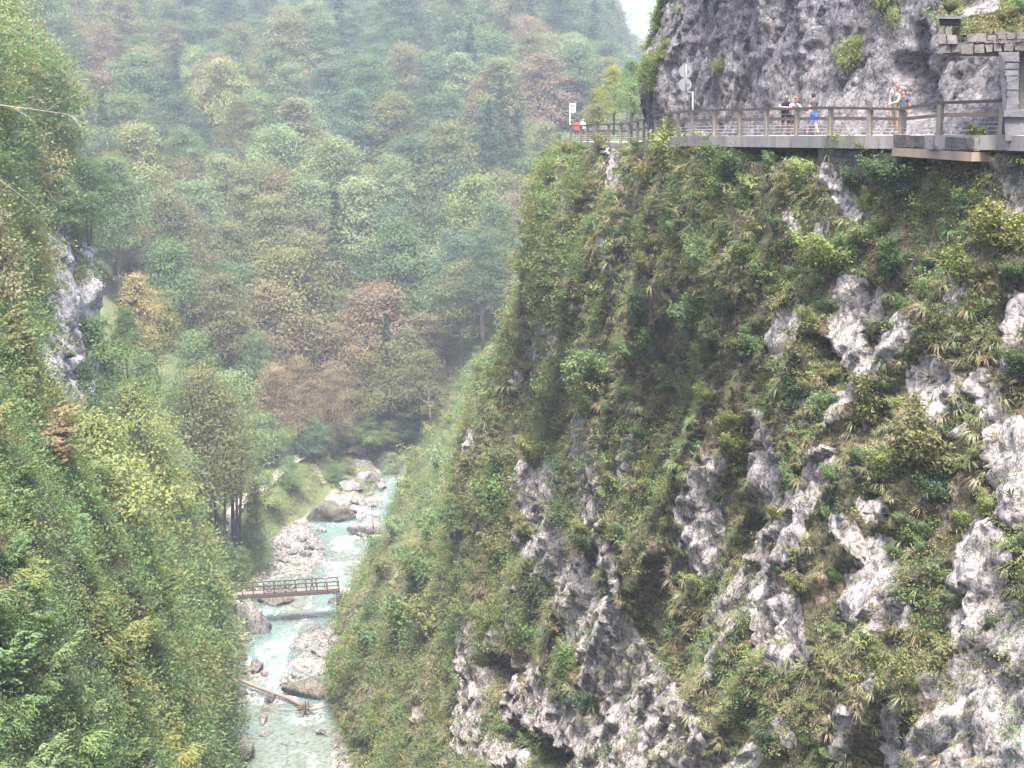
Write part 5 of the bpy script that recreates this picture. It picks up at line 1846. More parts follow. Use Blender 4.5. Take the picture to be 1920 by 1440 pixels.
# roof slab: front edge blocks from x=1760 to beyond the frame
blocks = [(1760, 1783, 66, 82), (1785, 1795, 68, 82), (1802, 1826, 70, 84), (1828, 1846, 70, 82), (1848, 1862, 70, 80), (1864, 1880, 70, 79), (1882, 1902, 68, 78), (1904, 1926, 66, 77), (1928, 1952, 66, 76)]
def facing_block(x0, x1, y0, y1, zc, depth, name, mat, parent, dark=False):
    if name in ('edge_stone', 'parapet_stone'):
        y0, y1 = y0 + rngg.uniform(-2.2, 1.2), y1 + rngg.uniform(-0.6, 0.8)
        zc = zc + rngg.uniform(-0.07, 0.07)
    A_ = [g_(x0, y1, zc), g_(x1, y1, zc), g_(x1, y0, zc), g_(x0, y0, zc)]
    Vb = [p + rngg.normal(size=3) * 0.016 for p in A_] + [p + np.array((0.34 * depth, depth, 0)) for p in A_]
    m_ = MB()
    m_.add(Vb, [(0, 1, 2, 3), (7, 6, 5, 4), (0, 4, 5, 1), (1, 5, 6, 2), (2, 6, 7, 3), (3, 7, 4, 0)])
    return m_.build(name, mat, parent)


for x0, x1, y0, y1 in blocks:
    facing_block(x0, x1 - 1, y0 + 13, y1 + 17, zc, 0.5, 'edge_stone', M['stone'], gal)
facing_block(1762, 1960, 80, 98, zc + 0.25, 6.0, 'roof_slab', M['darkstone'], gal)
for x0, x1, y0, y1 in [(1760, 1775, 66, 83), (1776, 1795, 66, 82), (1761, 1772, 48, 65), (1773, 1786, 52, 65), (1812, 1830, 66, 78), (1831, 1850, 62, 77), (1851, 1870, 64, 76), (1871, 1886, 60, 75), (1887, 1904, 62, 75), (1905, 1930, 60, 74)]:
    facing_block(x0, x1 - 0.8, y0, y1, zc + rngg.uniform(-0.08, 0.05), 0.45, 'parapet_stone', M['stone'], gal)
facing_block(1759, 1803, 30, 33, zc - 0.05, 0.8, 'capping_slab', M['darkstone'], gal)
facing_block(1761, 1800, 33.4, 47, zc + 0.3, 0.6, 'parapet_block', M['darkstone'], gal)
# arched pier: outline in the wall plane
ar = [(1872, 97.5), (1878, 104), (1884, 120), (1888, 150), (1888.5, 205), (1884, 252), (1909, 256), (1911, 97.5)]
front = [g_(x, y, zc - 0.1) for x, y in ar]
m_ = MB()
k = len(ar)
Vb = front + [p + np.array((0.42, 1.3, 0)) for p in front]
m_.add(Vb, [(i, (i + 1) % k, k + (i + 1) % k, k + i) for i in range(k)], [(0, i, i + 1) for i in range(1, k - 1)] + [(k, k + i + 1, k + i) for i in range(1, k - 1)])
m_.build('arched_pier', M['darkstone'], gal)
for y0 in range(104, 196, 13):
    facing_block(1887.5 + (0 if y0 > 130 else -2), 1910, y0 + 0.5, y0 + 12.2, zc - 0.14, 0.2, 'pier_stone', M['darkstone'], gal)
facing_block(1912, 1926, 94, 205, zc + 0.9, 0.4, 'inner_pillar', M['stone'], gal)
facing_block(1882, 1945, 205, 219, zc - 0.3, 0.7, 'wall_cap', M['darkstone'], gal)
facing_block(1884, 1945, 219.5, 262, zc - 0.2, 0.9, 'low_wall', M['darkstone'], gal)
# earth and plants on the gallery roof; see also roof_grass
e0 = [atc(x, y, z_) for x, y, z_ in ((1788, 66, 49.5), (1850, 64, 49.5), (1930, 60, 49.5), (1990, 60, 49.5), (1770, 20, 54), (1850, 5, 55), (1930, -15, 55), (1990, -20, 55))]
me = mesh_np('roof_soil', e0, np.array([(0, 1, 5, 4), (1, 2, 6, 5), (2, 3, 7, 6)]), True, None, [M['grassy']])
tag(link('earth_bank', me), 'earth slope on top of the gallery roof', kind='structure')
E_ = np.array(e0)
uu, vv, kk = RNG.uniform(0, 1, 420)[:, None], RNG.uniform(0, 1, 420)[:, None], RNG.integers(0, 3, 420)
q = (E_[kk] * (1 - uu) + E_[kk + 1] * uu) * (1 - vv) + (E_[kk + 4] * (1 - uu) + E_[kk + 5] * uu) * vv
scatter('roof_grass', q, spin(420, 0.3), RNG.uniform(0.5, 1.2, (420, 1)) * np.ones((1, 3)), RNG.integers(0, 6, 420), col_pick(420, ['brown', 'olive', 'brown', 'green', 'dark'], [2, 2, 1.5, 1.5, 1]), TUFTS + PATCH, 'dry grass and herbs on the earth slope above the gallery', 'grass')
for px, py, w_, c, lab in [(1800, 52, 34, 'pale', 'pale leafed shrub on the gallery roof beside the parapet end'), (1885, 30, 60, 'olive', 'wide olive shrub on the earth slope above the gallery'), (1915, 10, 60, 'green', 'green shrub at the top right corner above the gallery'), (1780, 12, 50, 'olive', 'olive shrub hanging from the rock above the parapet end'), (1850, 48, 30, 'olive', 'low olive shrub on the gallery roof edge')]:
    p = atc(px, py + w_ * 0.3, 50.3)
    st, fo = random.choice(SHR)
    plant('shrub', p, w_ * 50 / F / 2.3, st, fo, c, 'shrub', 'shrubs on the gallery roof')['label'] = lab
rsl = bpy.data.objects.new('rock_slab', None)
V_, F_ = pebble('slab', 77, 1.0, 3)
me = mesh_np('rock_slab', V_ * np.array((1.0, 0.8, 0.28)), F_, True, None, [M['boulder']])
o = link('rock_slab', me)
o.location = atc(1846, 17, 51.5)
o.rotation_euler = (0.2, -0.5, 0.3)
tag(o, 'tilted pale rock slab on the slope above the gallery', 'rock')

# ------------------------------------------------------------------ signs
sg = bpy.data.objects.new('road_sign', None)
COL.objects.link(sg)
SB = POSTS[13] + np.array((0.0, -0.12, 0))
sg.location = SB
zc = SB[1] * CP + (CAMZ - SB[2]) * SP
tag(sg, 'two round road signs seen from behind on a bent grey post', 'road sign')


def s_(px, py):
    return atc(px, py, zc) - SB


MB().tube([np.array((0, 0, -0.2)), s_(1299, 172)], 0.035, 8).build('post', M['signback'], sg, True)
MB().tube([s_(1299.5, 173), s_(1286, 173)], 0.03, 8).build('bracket', M['signback'], sg, True)
MB().tube([s_(1286.5, 174), s_(1286.5, 120)], 0.03, 8).build('upper_post', M['signback'], sg, True)
for cx, cy_ in ((1285.3, 133.3), (1284.8, 158.5)):
    c = s_(cx, cy_)
    pl_ = MB().tube([c + np.array((0, 0.035, 0)), c + np.array((0, 0.05, 0))], [0.315, 0.315], 28).tube([c + np.array((0, 0.032, 0)), c + np.array((0, 0.052, 0))], [0.325, 0.325], 28, False).build('round_plate', M['signback'], sg)
    MB().box(tuple(c + np.array((0.10, 0.0, -0.02))), tuple(c + np.array((0.19, 0.03, 0.02)))).build('clamp', M['toprail'], pl_)
fs = bpy.data.objects.new('notice_board', None)
COL.objects.link(fs)
FB = POSTS[0] + np.array((-0.05, 0.2, 0))
fs.location = FB
zc = FB[1] * CP + (CAMZ - FB[2]) * SP
tag(fs, 'white framed sign on a thin post at the far railing corner', 'sign')
f = lambda px, py, dy=0: atc(px, py, zc) - FB + np.array((0, dy, 0))
MB().tube([np.array((0, 0, -0.2)), f(1068.8, 194)], 0.03, 8).build('post', M['white'], fs, True)
for (x0, x1, y0, y1) in ((1068.5, 1079.5, 193.6, 195.8), (1068.5, 1078.5, 209, 211.6), (1068.2, 1070.6, 196, 209), (1077.2, 1079.3, 196, 209)):
    A_ = [f(x0, y1), f(x1, y1), f(x1, y0), f(x0, y0)]
    m_ = MB()
    m_.add(A_ + [p + np.array((0, 0.06, 0)) for p in A_], [(0, 1, 2, 3), (7, 6, 5, 4), (0, 4, 5, 1), (1, 5, 6, 2), (2, 6, 7, 3), (3, 7, 4, 0)])
    m_.build('frame', M['white'], fs)
A_ = [f(1070.7, 208.9, 0.02), f(1077.1, 208.9, 0.02), f(1077.1, 195.9, 0.02), f(1070.7, 195.9, 0.02)]
m_ = MB()
m_.add(A_ + [p + np.array((0, 0.02, 0)) for p in A_], [(0, 1, 2, 3), (7, 6, 5, 4), (0, 4, 5, 1), (1, 5, 6, 2), (2, 6, 7, 3), (3, 7, 4, 0)])
m_.build('panel', M['darkpanel'], fs)
A_ = [f(1071.2, 208.5, 0.012), f(1073.5, 208.5, 0.012), f(1075.2, 199, 0.012), f(1073.6, 199, 0.012)]
m_ = MB()
m_.add(A_, [(0, 1, 2, 3)])
m_.build('light_patch', M['white'], fs)


# ================================================================== footbridge
def ub_(v):
    return v / np.linalg.norm(v)


BR = atz(637, 1106.5, 4.0)
BL = atz(392, 1122, 4.0)
bd = ub_(BR - BL)
bn = np.array((-bd[1], bd[0], 0))                              # to the far side
BLEN = np.linalg.norm(BR - BL)
BW = 1.75
fb = bpy.data.objects.new('footbridge', None)
COL.objects.link(fb)
fb.location = BL
tag(fb, 'narrow timber footbridge with lattice railing across the river', 'footbridge')


def b_(s, t, z):
    return bd * s + bn * t + np.array((0, 0, z))


m_ = MB()
x = 0.0
while x < BLEN:
    m_.bar(b_(x + 0.1, 0, 0.0), b_(x + 0.1, BW, 0.0), 0.19, 0.06)
    x += 0.205
m_.build('deck', M['deck'], fb)
for t in (0.12, BW - 0.12):
    MB().bar(b_(0, t, -0.22), b_(BLEN, t, -0.22), 0.24, 0.42).build('girder', M['bridgewood'], fb)
xs = [(320, 0), (400, 0), (478, 0), (553, 0), (630, 0), (708, 0), (785, 0), (860, 0), (937, 0), (1012, 0), (1095, 0)]
ps = [((350 + x0 / 3.84) - 392) / (637 - 392) * BLEN for x0, _ in xs]
ps = [ps[0] - 2 * (ps[1] - ps[0]), ps[0] - (ps[1] - ps[0])] + ps
for t in (0.04, BW - 0.04):
    for s in ps:
        MB().bar(b_(s, t, -0.1), b_(s, t, 1.12), 0.13, 0.13, up=bd).build('post', M['bridgewood'], fb)
    MB().bar(b_(ps[0] - 0.5, t, 1.15), b_(BLEN, t, 1.15), 0.16, 0.13).build('handrail', M['bridgewood'], fb)
    MB().bar(b_(ps[0] - 0.5, t, 0.62), b_(ps[5], t, 0.62), 0.045, 0.08).build('mid_rail', M['bridgewood'], fb)
    MB().bar(b_(ps[8], t, 0.62), b_(BLEN, t, 0.62), 0.045, 0.08).build('mid_rail', M['bridgewood'], fb)
    MB().bar(b_(0, t, 0.1), b_(BLEN, t, 0.1), 0.05, 0.1).build('kick_board', M['bridgewood'], fb)
    for k in range(5, 8):
        s0, s1 = ps[k], ps[k + 1]
        sm = (s0 + s1) / 2
        for q0, q1 in (((s0, 0.12), (sm, 1.08)), ((sm, 1.08), (s1, 0.12)), ((s0, 1.08), (sm, 0.12)), ((sm, 0.12), (s1, 1.08)), ((s0, 0.12), (s1, 0.72)), ((s0, 0.72), (s1, 0.12))):
            MB().bar(b_(q0[0], t + 0.03 * (1 if q0[1] > q1[1] else -1), q0[1]), b_(q1[0], t + 0.03 * (1 if q0[1] > q1[1] else -1), q1[1]), 0.035, 0.06).build('lattice_bar', M['bridgewood'], fb)
# stone pier and steps at the right end
pr0, pr1 = BL + b_(BLEN - 0.5, -0.1, 0), BL + b_(BLEN + 2.0, -0.4, 0)
masonry('bridge_abutment', pr0, pr1, 3.55, 3.6, 0.4, 0.6, M['darkstone'], 'dark stone abutment under the right end of the footbridge', 8, 2.0)
stp = bpy.data.objects.new('stone_steps', None)
COL.objects.link(stp)
stp.location = BR
tag(stp, 'short flight of steps climbing from the right end of the footbridge', 'steps')
for k in range(6):
    MB().box((0.05 + 0.42 * k, -0.2, -0.35 - 0.16 * k - 0.0), (0.40 + 0.42 * k, 1.5, 0.03 - 0.16 * k)).build('step', M['trail'], stp)
for k in range(4):
    MB().box((0.3 + 0.6 * k, -0.22, -0.5 - 0.2 * k), (0.36 + 0.6 * k, -0.16, 0.95 - 0.24 * k)).build('rail_post', M['bridgewood'], stp)

# ------------------------------------------------------------------ trail with fences
TRS = []
for k in range(len(TR3) - 1):
    for t in np.linspace(0, 1, 8, endpoint=False):
        TRS.append(TR3[k] * (1 - t) + TR3[k + 1] * t)
TRS.append(TR3[-1])
TRS = np.array(TRS)
V, Fq = [], []
for i, p in enumerate(TRS):
    d = TRS[min(i + 1, len(TRS) - 1)] - TRS[max(i - 1, 0)]
    d[2] = 0
    d = ub_(d)
    n_ = np.array((d[1], -d[0], 0))
    for s in (-1.0, -0.33, 0.33, 1.0):
        q = p + n_ * s * (0.85 + 0.12 * math.sin(i * 1.7))
        q[2] = max(floor_z(p[0], p[1]), floor_z(q[0], q[1])) + 0.10
        V.append(q)
for i in range(len(TRS) - 1):
    for k in range(3):
        a = i * 4 + k
        Fq.append((a, a + 1, a + 5, a + 4))
me = mesh_np('trail', V, np.array(Fq), True, None, [M['trail']])
tag(link('trail', me), 'pale footpath running along the left bank', kind='structure')


def fence(name, pix, label, seed, rails=(0.45, 0.95), h=1.05, lo=165):
    P_ = [ray_floor(px, py, lo) for px, py in pix]
    o = bpy.data.objects.new(name, None)
    COL.objects.link(o)
    o.location = P_[0]
    tag(o, label, 'fence', 'timber fences along the trail')
    for p in P_:
        MB().bar(p - P_[0] + (0, 0, -0.3), p - P_[0] + (0, 0, h), 0.13, 0.13, up=(1, 0, 0)).build('post', M['bridgewood'], o)
    for a, b in zip(P_[:-1], P_[1:]):
        for r in rails:
            MB().bar(a - P_[0] + (0, 0, r), b - P_[0] + (0, 0, r), 0.06, 0.13).build('rail', M['bridgewood'], o)
    return o


M['fencewood'] = simple('brown_fence', (0.16, 0.10, 0.075), 0.85, 0.3, 3, 0.3)
fence('trail_fence', [(397, 1056), (408, 1049), (418, 1043), (427, 1038), (435, 1030)], 'brown timber fence at the near bend of the trail', 1)
fence('trail_fence', [(440, 975), (448, 962), (458, 952), (470, 943), (482, 936)], 'timber fence along the middle stretch of the trail', 2)
fence('trail_fence', [(562, 862), (572, 860), (582, 861), (592, 863), (602, 860), (612, 857)], 'timber fence on the far knoll beneath the small round tree', 3, (0.35, 0.65, 0.95), 1.1)
fence('trail_fence', [(299, 708), (306, 705), (314, 702), (322, 699)], 'short dark fence half hidden among trees right of the rock wall', 4, lo=296)
sst = bpy.data.objects.new('hillside_steps', None)
COL.objects.link(sst)
S0 = ray_floor(606, 906)
sst.location = S0
tag(sst, 'narrow row of pale steps climbing the grassy knoll', 'steps')
for k in range(9):
    p = ray_floor(606 - 2.4 * k, 906 - 4.0 * k) - S0
    MB().box((p[0] - 0.42, p[1] - 0.15, p[2] - 0.1), (p[0] + 0.42, p[1] + 0.15, p[2] + 0.16)).build('step', M['trail'], sst)

# ------------------------------------------------------------------ boulders
BMESH = {}
for i in range(6):
    V_, F_ = pebble('boulder', 950 + i, 1.0, 4)
    for mk in ('boulder', 'mossrock'):
        BMESH[(mk, i)] = mesh_np('boulder', V_, F_, True, None, [M[mk]])
BOUL = [(590, 1302, 86, 50, 'mossrock', 'large dark furrowed boulder in the river beneath the driftwood'), (480, 1250, 42, 28, 'boulder', 'pinkish boulder near the left shore above the long log'), (465, 1259, 24, 14, 'boulder', 'small low stone left of the pinkish boulder'), (494, 1263, 18, 14, 'boulder', 'small stone right of the pinkish boulder'),
        (532, 1277, 30, 18, 'boulder', 'rounded stone in mid stream above the long log'), (556, 1266, 22, 14, 'boulder', 'light stone downstream of the pale rock shelf'), (571, 1281, 24, 18, 'boulder', 'grey stone just upstream of the large dark boulder'), (506, 1313, 34, 22, 'mossrock', 'dark stone under the middle of the long log'),
        (491, 1352, 26, 20, 'boulder', 'pale stone in the shallows below the driftwood'), (613, 1374, 32, 14, 'boulder', 'flat white stone near the mossy bluff'), (497, 1376, 26, 8, 'boulder', 'low flat stone barely breaking the water downstream'), (462, 1412, 36, 44, 'boulder', 'big pale boulder on the left shore at the bottom'),
        (625, 1135, 22, 18, 'mossrock', 'dark stone beside the bridge abutment'), (638, 1160, 26, 20, 'boulder', 'pale rounded stone below the bridge abutment'), (466, 1168, 62, 74, 'boulder', 'tall pale rock on the left shore below the footbridge'), (438, 1236, 56, 36, 'mossrock', 'dark craggy rock on the left shore'), (445, 1200, 44, 30, 'boulder', 'whitish rock below the tall pale rock'), (515, 1130, 60, 30, 'mossrock', 'dark mossy rock under the footbridge'),
        (690, 988, 54, 40, 'boulder', 'wide pale boulder upstream on the right side'), (678, 1002, 24, 18, 'boulder', 'small stone in front of the wide pale boulder'), (610, 968, 84, 46, 'mossrock', 'huge dark mossy boulder upstream of the gravel bar'), (590, 1024, 30, 24, 'boulder', 'largest pale stone of the gravel bar'), (563, 1010, 26, 18, 'boulder', 'pale stone at the back of the gravel bar'),
        (575, 1040, 24, 16, 'boulder', 'stone at the water edge of the gravel bar'), (548, 1036, 22, 15, 'boulder', 'stone in the middle of the gravel bar'), (530, 1050, 20, 12, 'boulder', 'stone near the front of the gravel bar'), (535, 1020, 24, 16, 'boulder', 'stone on the left side of the gravel bar'), (600, 1000, 22, 14, 'boulder', 'stone at the upstream end of the gravel bar'),
        (690, 893, 48, 22, 'boulder', 'pale flat rock at the river bend'), (655, 912, 40, 18, 'boulder', 'pale rock ledge left of the river bend'), (668, 938, 44, 20, 'boulder', 'pale rock beside the upstream rapid'), (680, 850, 66, 38, 'mossrock', 'dark rock outcrop above the river bend'), (725, 868, 50, 40, 'boulder', 'grey rock outcrop right of the river bend'), (705, 950, 30, 18, 'boulder', 'stone on the right shore by the rapid'),
        (560, 1215, 40, 20, 'boulder', 'low pale rock at the left tip of the rock shelf'), (610, 1225, 50, 22, 'boulder', 'pale rock forming the middle of the rock shelf'), (630, 1200, 34, 20, 'boulder', 'pale rock at the back of the rock shelf'), (575, 1180, 20, 8, 'boulder', 'stone awash upstream of the rock shelf'), (640, 1290, 26, 22, 'boulder', 'pale stone wedged below the mossy bluff'), (455, 1300, 26, 14, 'boulder', 'orange-tinged stone on the left shore below the long log'), (450, 1345, 24, 14, 'boulder', 'small stone on the left shore beside the shallows'), (715, 915, 34, 18, 'boulder', 'pale rock between the bend and the rapid')]
for i, (px, py, w_, h_, mk, lab) in enumerate(BOUL):
    p = ray_floor(px, py + h_ * 0.32)
    zc = p[1] * CP + (CAMZ - p[2]) * SP
    sx = w_ * zc / F / 1.75
    sz = h_ * zc / F / 1.2
    o = link('boulder', BMESH[(mk, i % 6)])
    o.location = (p[0], p[1] + 0.2 * sx, max(p[2], water_z(p[1]) - 0.25) + 0.22 * sz)
    o.rotation_euler = (random.uniform(-0.2, 0.2), random.uniform(-0.2, 0.2), random.uniform(0, 6.28) if w_ < 50 else random.uniform(-0.3, 0.3))
    o.scale = (sx, sx * 0.85, sz)
    tag(o, lab, 'boulder', 'boulders of the river')


# ------------------------------------------------------------------ driftwood
def log(name, pix, r, label, mat, dz=0.25, seed=0, n=7):
    P_ = []
    for px, py, d in pix:
        p = ray_floor(px, py)
        z = water_z(p[1]) + d
        P_.append(atz(px, py, z))
    P_ = np.array(P_)
    o = MB().tube(P_, np.linspace(r, r * 0.55, len(P_)), 8).build(name, mat, None, True)
    tag(o, label, 'log', 'driftwood in the river')
    return o


log('driftwood_log', [(572, 1325, 0.55), (545, 1311, 0.5), (510, 1298, 0.5), (470, 1284, 0.55), (445, 1272, 0.7), (424, 1263, 0.9)], 0.27, 'long pale driftwood trunk lying across the river', M['drift'])
log('driftwood_log', [(572, 1332, 0.4), (545, 1331, 0.3), (515, 1330, 0.25), (490, 1326, 0.2)], 0.11, 'thin pale log floating left of the root ball', M['drift'])
log('driftwood_log', [(580, 1334, 0.4), (605, 1326, 0.4), (630, 1317, 0.45)], 0.12, 'thin pale log right of the root ball', M['drift'])
log('driftwood_log', [(600, 1292, 0.5), (620, 1283, 0.55), (632, 1273, 0.6), (639, 1265, 0.8)], 0.16, 'bent pale log behind the large dark boulder', M['drift'])
log('driftwood_log', [(488, 1332, 0.2), (510, 1322, 0.3), (532, 1309, 0.45)], 0.09, 'dark broken stick crossing under the long trunk', M['darkdrift'])
log('driftwood_log', [(622, 1334, 0.15), (640, 1322, 0.3)], 0.07, 'short dark stick by the mossy bluff', M['darkdrift'])
log('driftwood_log', [(585, 1182, 0.1), (605, 1170, 0.3), (622, 1160, 0.4)], 0.07, 'dark stick lying below the bridge abutment', M['darkdrift'])
log('driftwood_log', [(539, 1248, 0.1), (546, 1220, 0.9)], 0.06, 'dark stick standing at the tip of the rock shelf', M['darkdrift'])
log('driftwood_log', [(488, 1379, 0.12), (503, 1380, 0.14)], 0.08, 'small dark stick in the shallows downstream', M['darkdrift'])
rb = bpy.data.objects.new('root_ball', None)
COL.objects.link(rb)
RB0 = atz(574, 1330, 0.5)
rb.location = RB0
tag(rb, 'tangled root ball at the end of the long driftwood trunk', 'root ball', 'driftwood in the river')
rngr = np.random.default_rng(4)
for k in range(34):
    d = rngr.normal(size=3) * np.array((1, 0.8, 0.8))
    d /= np.linalg.norm(d)
    l = rngr.uniform(0.6, 1.7)
    MB().tube([np.zeros(3), d * l * 0.5 + rngr.normal(size=3) * 0.1, d * l + rngr.normal(size=3) * 0.2], [0.09, 0.055, 0.02], 5, False).build('root', M['darkdrift'], rb, True)


# ================================================================== people
def flat(name, col, rough=0.85):
    return simple(name, col, rough, 0.08, 8, 0)


SKIN = flat('skin', (0.27, 0.15, 0.11), 0.6)
EYE = flat('eye', (0.03, 0.02, 0.02), 0.3)
SHOE = flat('shoe', (0.09, 0.085, 0.08))


def person(label, foot, rz, height, top, bottom, hair=None, pose='stand', long_trousers=False, sleeves=False, hair_kind='short', extra=None):
    J = {'pelvis': (0, 0, .95), 'spine': (0, .01, 1.13), 'chest': (0, .01, 1.33), 'neck': (0, .015, 1.50), 'jaw': (0, .035, 1.575), 'head': (0, .03, 1.655), 'crown': (0, .015, 1.735), 'nose': (0, .125, 1.64),
         'shl': (-.19, 0, 1.43), 'ell': (-.24, -.02, 1.15), 'wrl': (-.25, .06, .90), 'pal': (-.25, .085, .835), 'shr': (.19, 0, 1.43), 'elr': (.24, -.02, 1.15), 'wrr': (.25, .06, .90), 'par': (.25, .085, .835),
         'hil': (-.095, 0, .90), 'knl': (-.105, .03, .50), 'anl': (-.11, -.03, .09), 'tol': (-.12, .14, .035), 'hir': (.095, 0, .90), 'knr': (.105, .03, .50), 'anr': (.11, -.03, .09), 'tor': (.12, .14, .035)}
    if pose == 'lean':
        J.update({'pelvis': (0, -.12, .93), 'spine': (0, -.02, 1.09), 'chest': (0, .13, 1.26), 'neck': (0, .25, 1.40), 'jaw': (0, .31, 1.46), 'head': (0, .325, 1.54), 'crown': (0, .32, 1.625), 'nose': (0, .42, 1.52),
                  'shl': (-.19, .17, 1.34), 'ell': (-.29, .36, 1.14), 'wrl': (-.08, .46, 1.135), 'pal': (-.01, .47, 1.135), 'shr': (.19, .17, 1.34), 'elr': (.29, .36, 1.14), 'wrr': (.08, .42, 1.145), 'par': (.01, .43, 1.145),
                  'hil': (-.095, -.12, .88), 'hir': (.095, -.12, .88), 'knl': (-.12, -.06, .49), 'knr': (.10, -.12, .49), 'anl': (-.14, -.02, .09), 'tol': (-.16, .15, .035), 'anr': (.12, -.30, .09), 'tor': (.13, -.13, .035)})
    elif pose == 'walk':
        J.update({'knl': (-.10, .20, .52), 'anl': (-.10, .22, .09), 'tol': (-.11, .39, .045), 'knr': (.10, -.05, .50), 'anr': (.10, -.30, .13), 'tor': (.11, -.15, .04),
                  'ell': (-.25, -.08, 1.15), 'wrl': (-.26, -.10, .90), 'pal': (-.26, -.09, .83), 'elr': (.25, .03, 1.15), 'wrr': (.25, .17, .93), 'par': (.25, .20, .87)})
    elif pose == 'rest':          # one hand forward on the railing
        J.update({'ell': (-.27, .14, 1.18), 'wrl': (-.26, .38, 1.14), 'pal': (-.26, .45, 1.13), 'knr': (.12, -.02, .50), 'anr': (.16, -.16, .09), 'tor': (.18, .01, .035)})
    if extra:
        J.update(extra)
    R = {'pelvis': (.155, .115), 'spine': (.145, .105), 'chest': (.165, .115), 'neck': (.058, .058), 'jaw': (.062, .075), 'head': (.08, .10), 'crown': (.05, .06), 'nose': (.014, .014)}
    for s in 'lr':
        R.update({'sh' + s: (.068, .065), 'el' + s: (.046, .046), 'wr' + s: (.03, .03), 'pa' + s: (.036, .022), 'hi' + s: (.098, .10), 'kn' + s: (.064, .068), 'an' + s: (.042, .045), 'to' + s: (.045, .032)})
    names = list(J)
    E = [('pelvis', 'spine'), ('spine', 'chest'), ('chest', 'neck'), ('neck', 'jaw'), ('jaw', 'head'), ('head', 'crown'), ('head', 'nose')]
    for s in 'lr':
        E += [('chest', 'sh' + s), ('sh' + s, 'el' + s), ('el' + s, 'wr' + s), ('wr' + s, 'pa' + s), ('pelvis', 'hi' + s), ('hi' + s, 'kn' + s), ('kn' + s, 'an' + s), ('an' + s, 'to' + s)]
    V_ = [np.array(J[n_]) for n_ in names]
    rad = [R[n_] for n_ in names]
    Ei = [(names.index(a), names.index(b)) for a, b in E]
    for s, sg_ in (('l', -1), ('r', 1)):
        w_, pa_ = np.array(J['wr' + s]), np.array(J['pa' + s])
        d = ub_(pa_ - w_)
        side = np.cross(d, (0, 0, 1.0)) if abs(d[2]) < 0.9 else np.array((0, 1.0, 0))
        side = ub_(side)
        curl = np.array((0, 0.3, -0.5)) if pose != 'lean' else np.array((0, 0.1, -0.5))
        pi_ = names.index('pa' + s)
        for fi, (off, ln) in enumerate(((-.028, .062), (-.009, .075), (.010, .070), (.028, .055))):
            k0 = len(V_)
            V_.append(pa_ + side * off + d * .035)
            V_.append(pa_ + side * off * 1.15 + d * (.035 + ln * .55) + curl * .012)
            V_.append(pa_ + side * off * 1.1 + d * (.035 + ln * .85) + curl * .035)
            rad += [(.0095, .0095), (.0088, .0088), (.008, .008)]
            Ei += [(pi_, k0), (k0, k0 + 1), (k0 + 1, k0 + 2)]
        k0 = len(V_)
        V_.append(w_ + (pa_ - w_) * .5 + side * .038)
        V_.append(w_ + (pa_ - w_) * 1.1 + side * .055)
        rad += [(.011, .011), (.009, .009)]
        Ei += [(pi_, k0), (k0, k0 + 1)]
    me_ = bpy.data.meshes.new('person')
    me_.from_pydata([tuple(v) for v in V_], Ei, [])
    tmp = bpy.data.objects.new('tmp_person', me_)
    COL.objects.link(tmp)
    md = tmp.modifiers.new('skin', 'SKIN')
    md.use_smooth_shade = True
    for i, sv in enumerate(me_.skin_vertices[0].data):
        sv.radius = rad[i]
        sv.use_root = (i == 0)
    sb = tmp.modifiers.new('sub', 'SUBSURF')
    sb.levels = sb.render_levels = 2
    return dict(tmp=tmp, J=J, label=label, foot=foot, rz=rz, s=height / 1.75, top=top, bottom=bottom, hair=hair, long=long_trousers, sleeves=sleeves, hk=hair_kind)


PEOPLE = []


def foot_at(px, py, zc):
    p = atc(px, py, zc)
    p[2] = road_z(p[1]) + 0.01
    return p


PEOPLE.append(person('bald person in a dark t-shirt and shorts leaning on the road railing', foot_at(1472, 252, 64.6), math.radians(172), 1.80, (0.03, 0.035, 0.07), (0.02, 0.025, 0.05), None, 'lean'))
PEOPLE.append(person('person with short reddish hair in a white top leaning on the road railing', foot_at(1484.5, 253, 64.2), math.radians(196), 1.66, (0.36, 0.32, 0.31), (0.022, 0.028, 0.045), (0.16, 0.06, 0.035), 'lean'))
PEOPLE.append(person('person in a dark cap, dark top and blue shorts walking on the road', foot_at(1523, 251, 66.3), math.radians(25), 1.78, (0.045, 0.05, 0.05), (0.03, 0.10, 0.42), (0.02, 0.02, 0.025), 'walk', hair_kind='cap'))
PEOPLE.append(person('person in a grey-green t-shirt and beige shorts resting a hand on the railing', foot_at(1677, 261, 57.2), math.radians(115), 1.80, (0.13, 0.137, 0.115), (0.22, 0.175, 0.13), (0.09, 0.05, 0.03), 'rest'))
PEOPLE.append(person('dark-haired person in a black top carrying a backpack behind the beige shorts', foot_at(1691, 258, 59.2), math.radians(150), 1.70, (0.04, 0.045, 0.07), (0.03, 0.03, 0.035), (0.02, 0.016, 0.014), 'stand', True))
PEOPLE.append(person('person in a red jacket at the far corner of the railing', foot_at(1081, 262, 118.5), math.radians(10), 1.66, (0.55, 0.03, 0.035), (0.05, 0.05, 0.06), (0.05, 0.035, 0.03), 'stand', True, True))
PEOPLE.append(person('person in a pale checked shirt beside the red jacket', foot_at(1092, 262, 119.0), math.radians(-20), 1.74, (0.36, 0.38, 0.44), (0.06, 0.06, 0.08), None, 'stand', True, True))
q1 = BL + b_(((350 + 905 / 3.84) - 392) / 245 * BLEN, 0.55, 0.03)
q2 = BL + b_(((350 + 1003 / 3.84) - 392) / 245 * BLEN, 1.05, 0.03)
PEOPLE.append(person('person in black striding across the footbridge', q1, math.radians(100), 1.78, (0.05, 0.045, 0.05), (0.03, 0.03, 0.035), (0.02, 0.018, 0.018), 'walk', True))
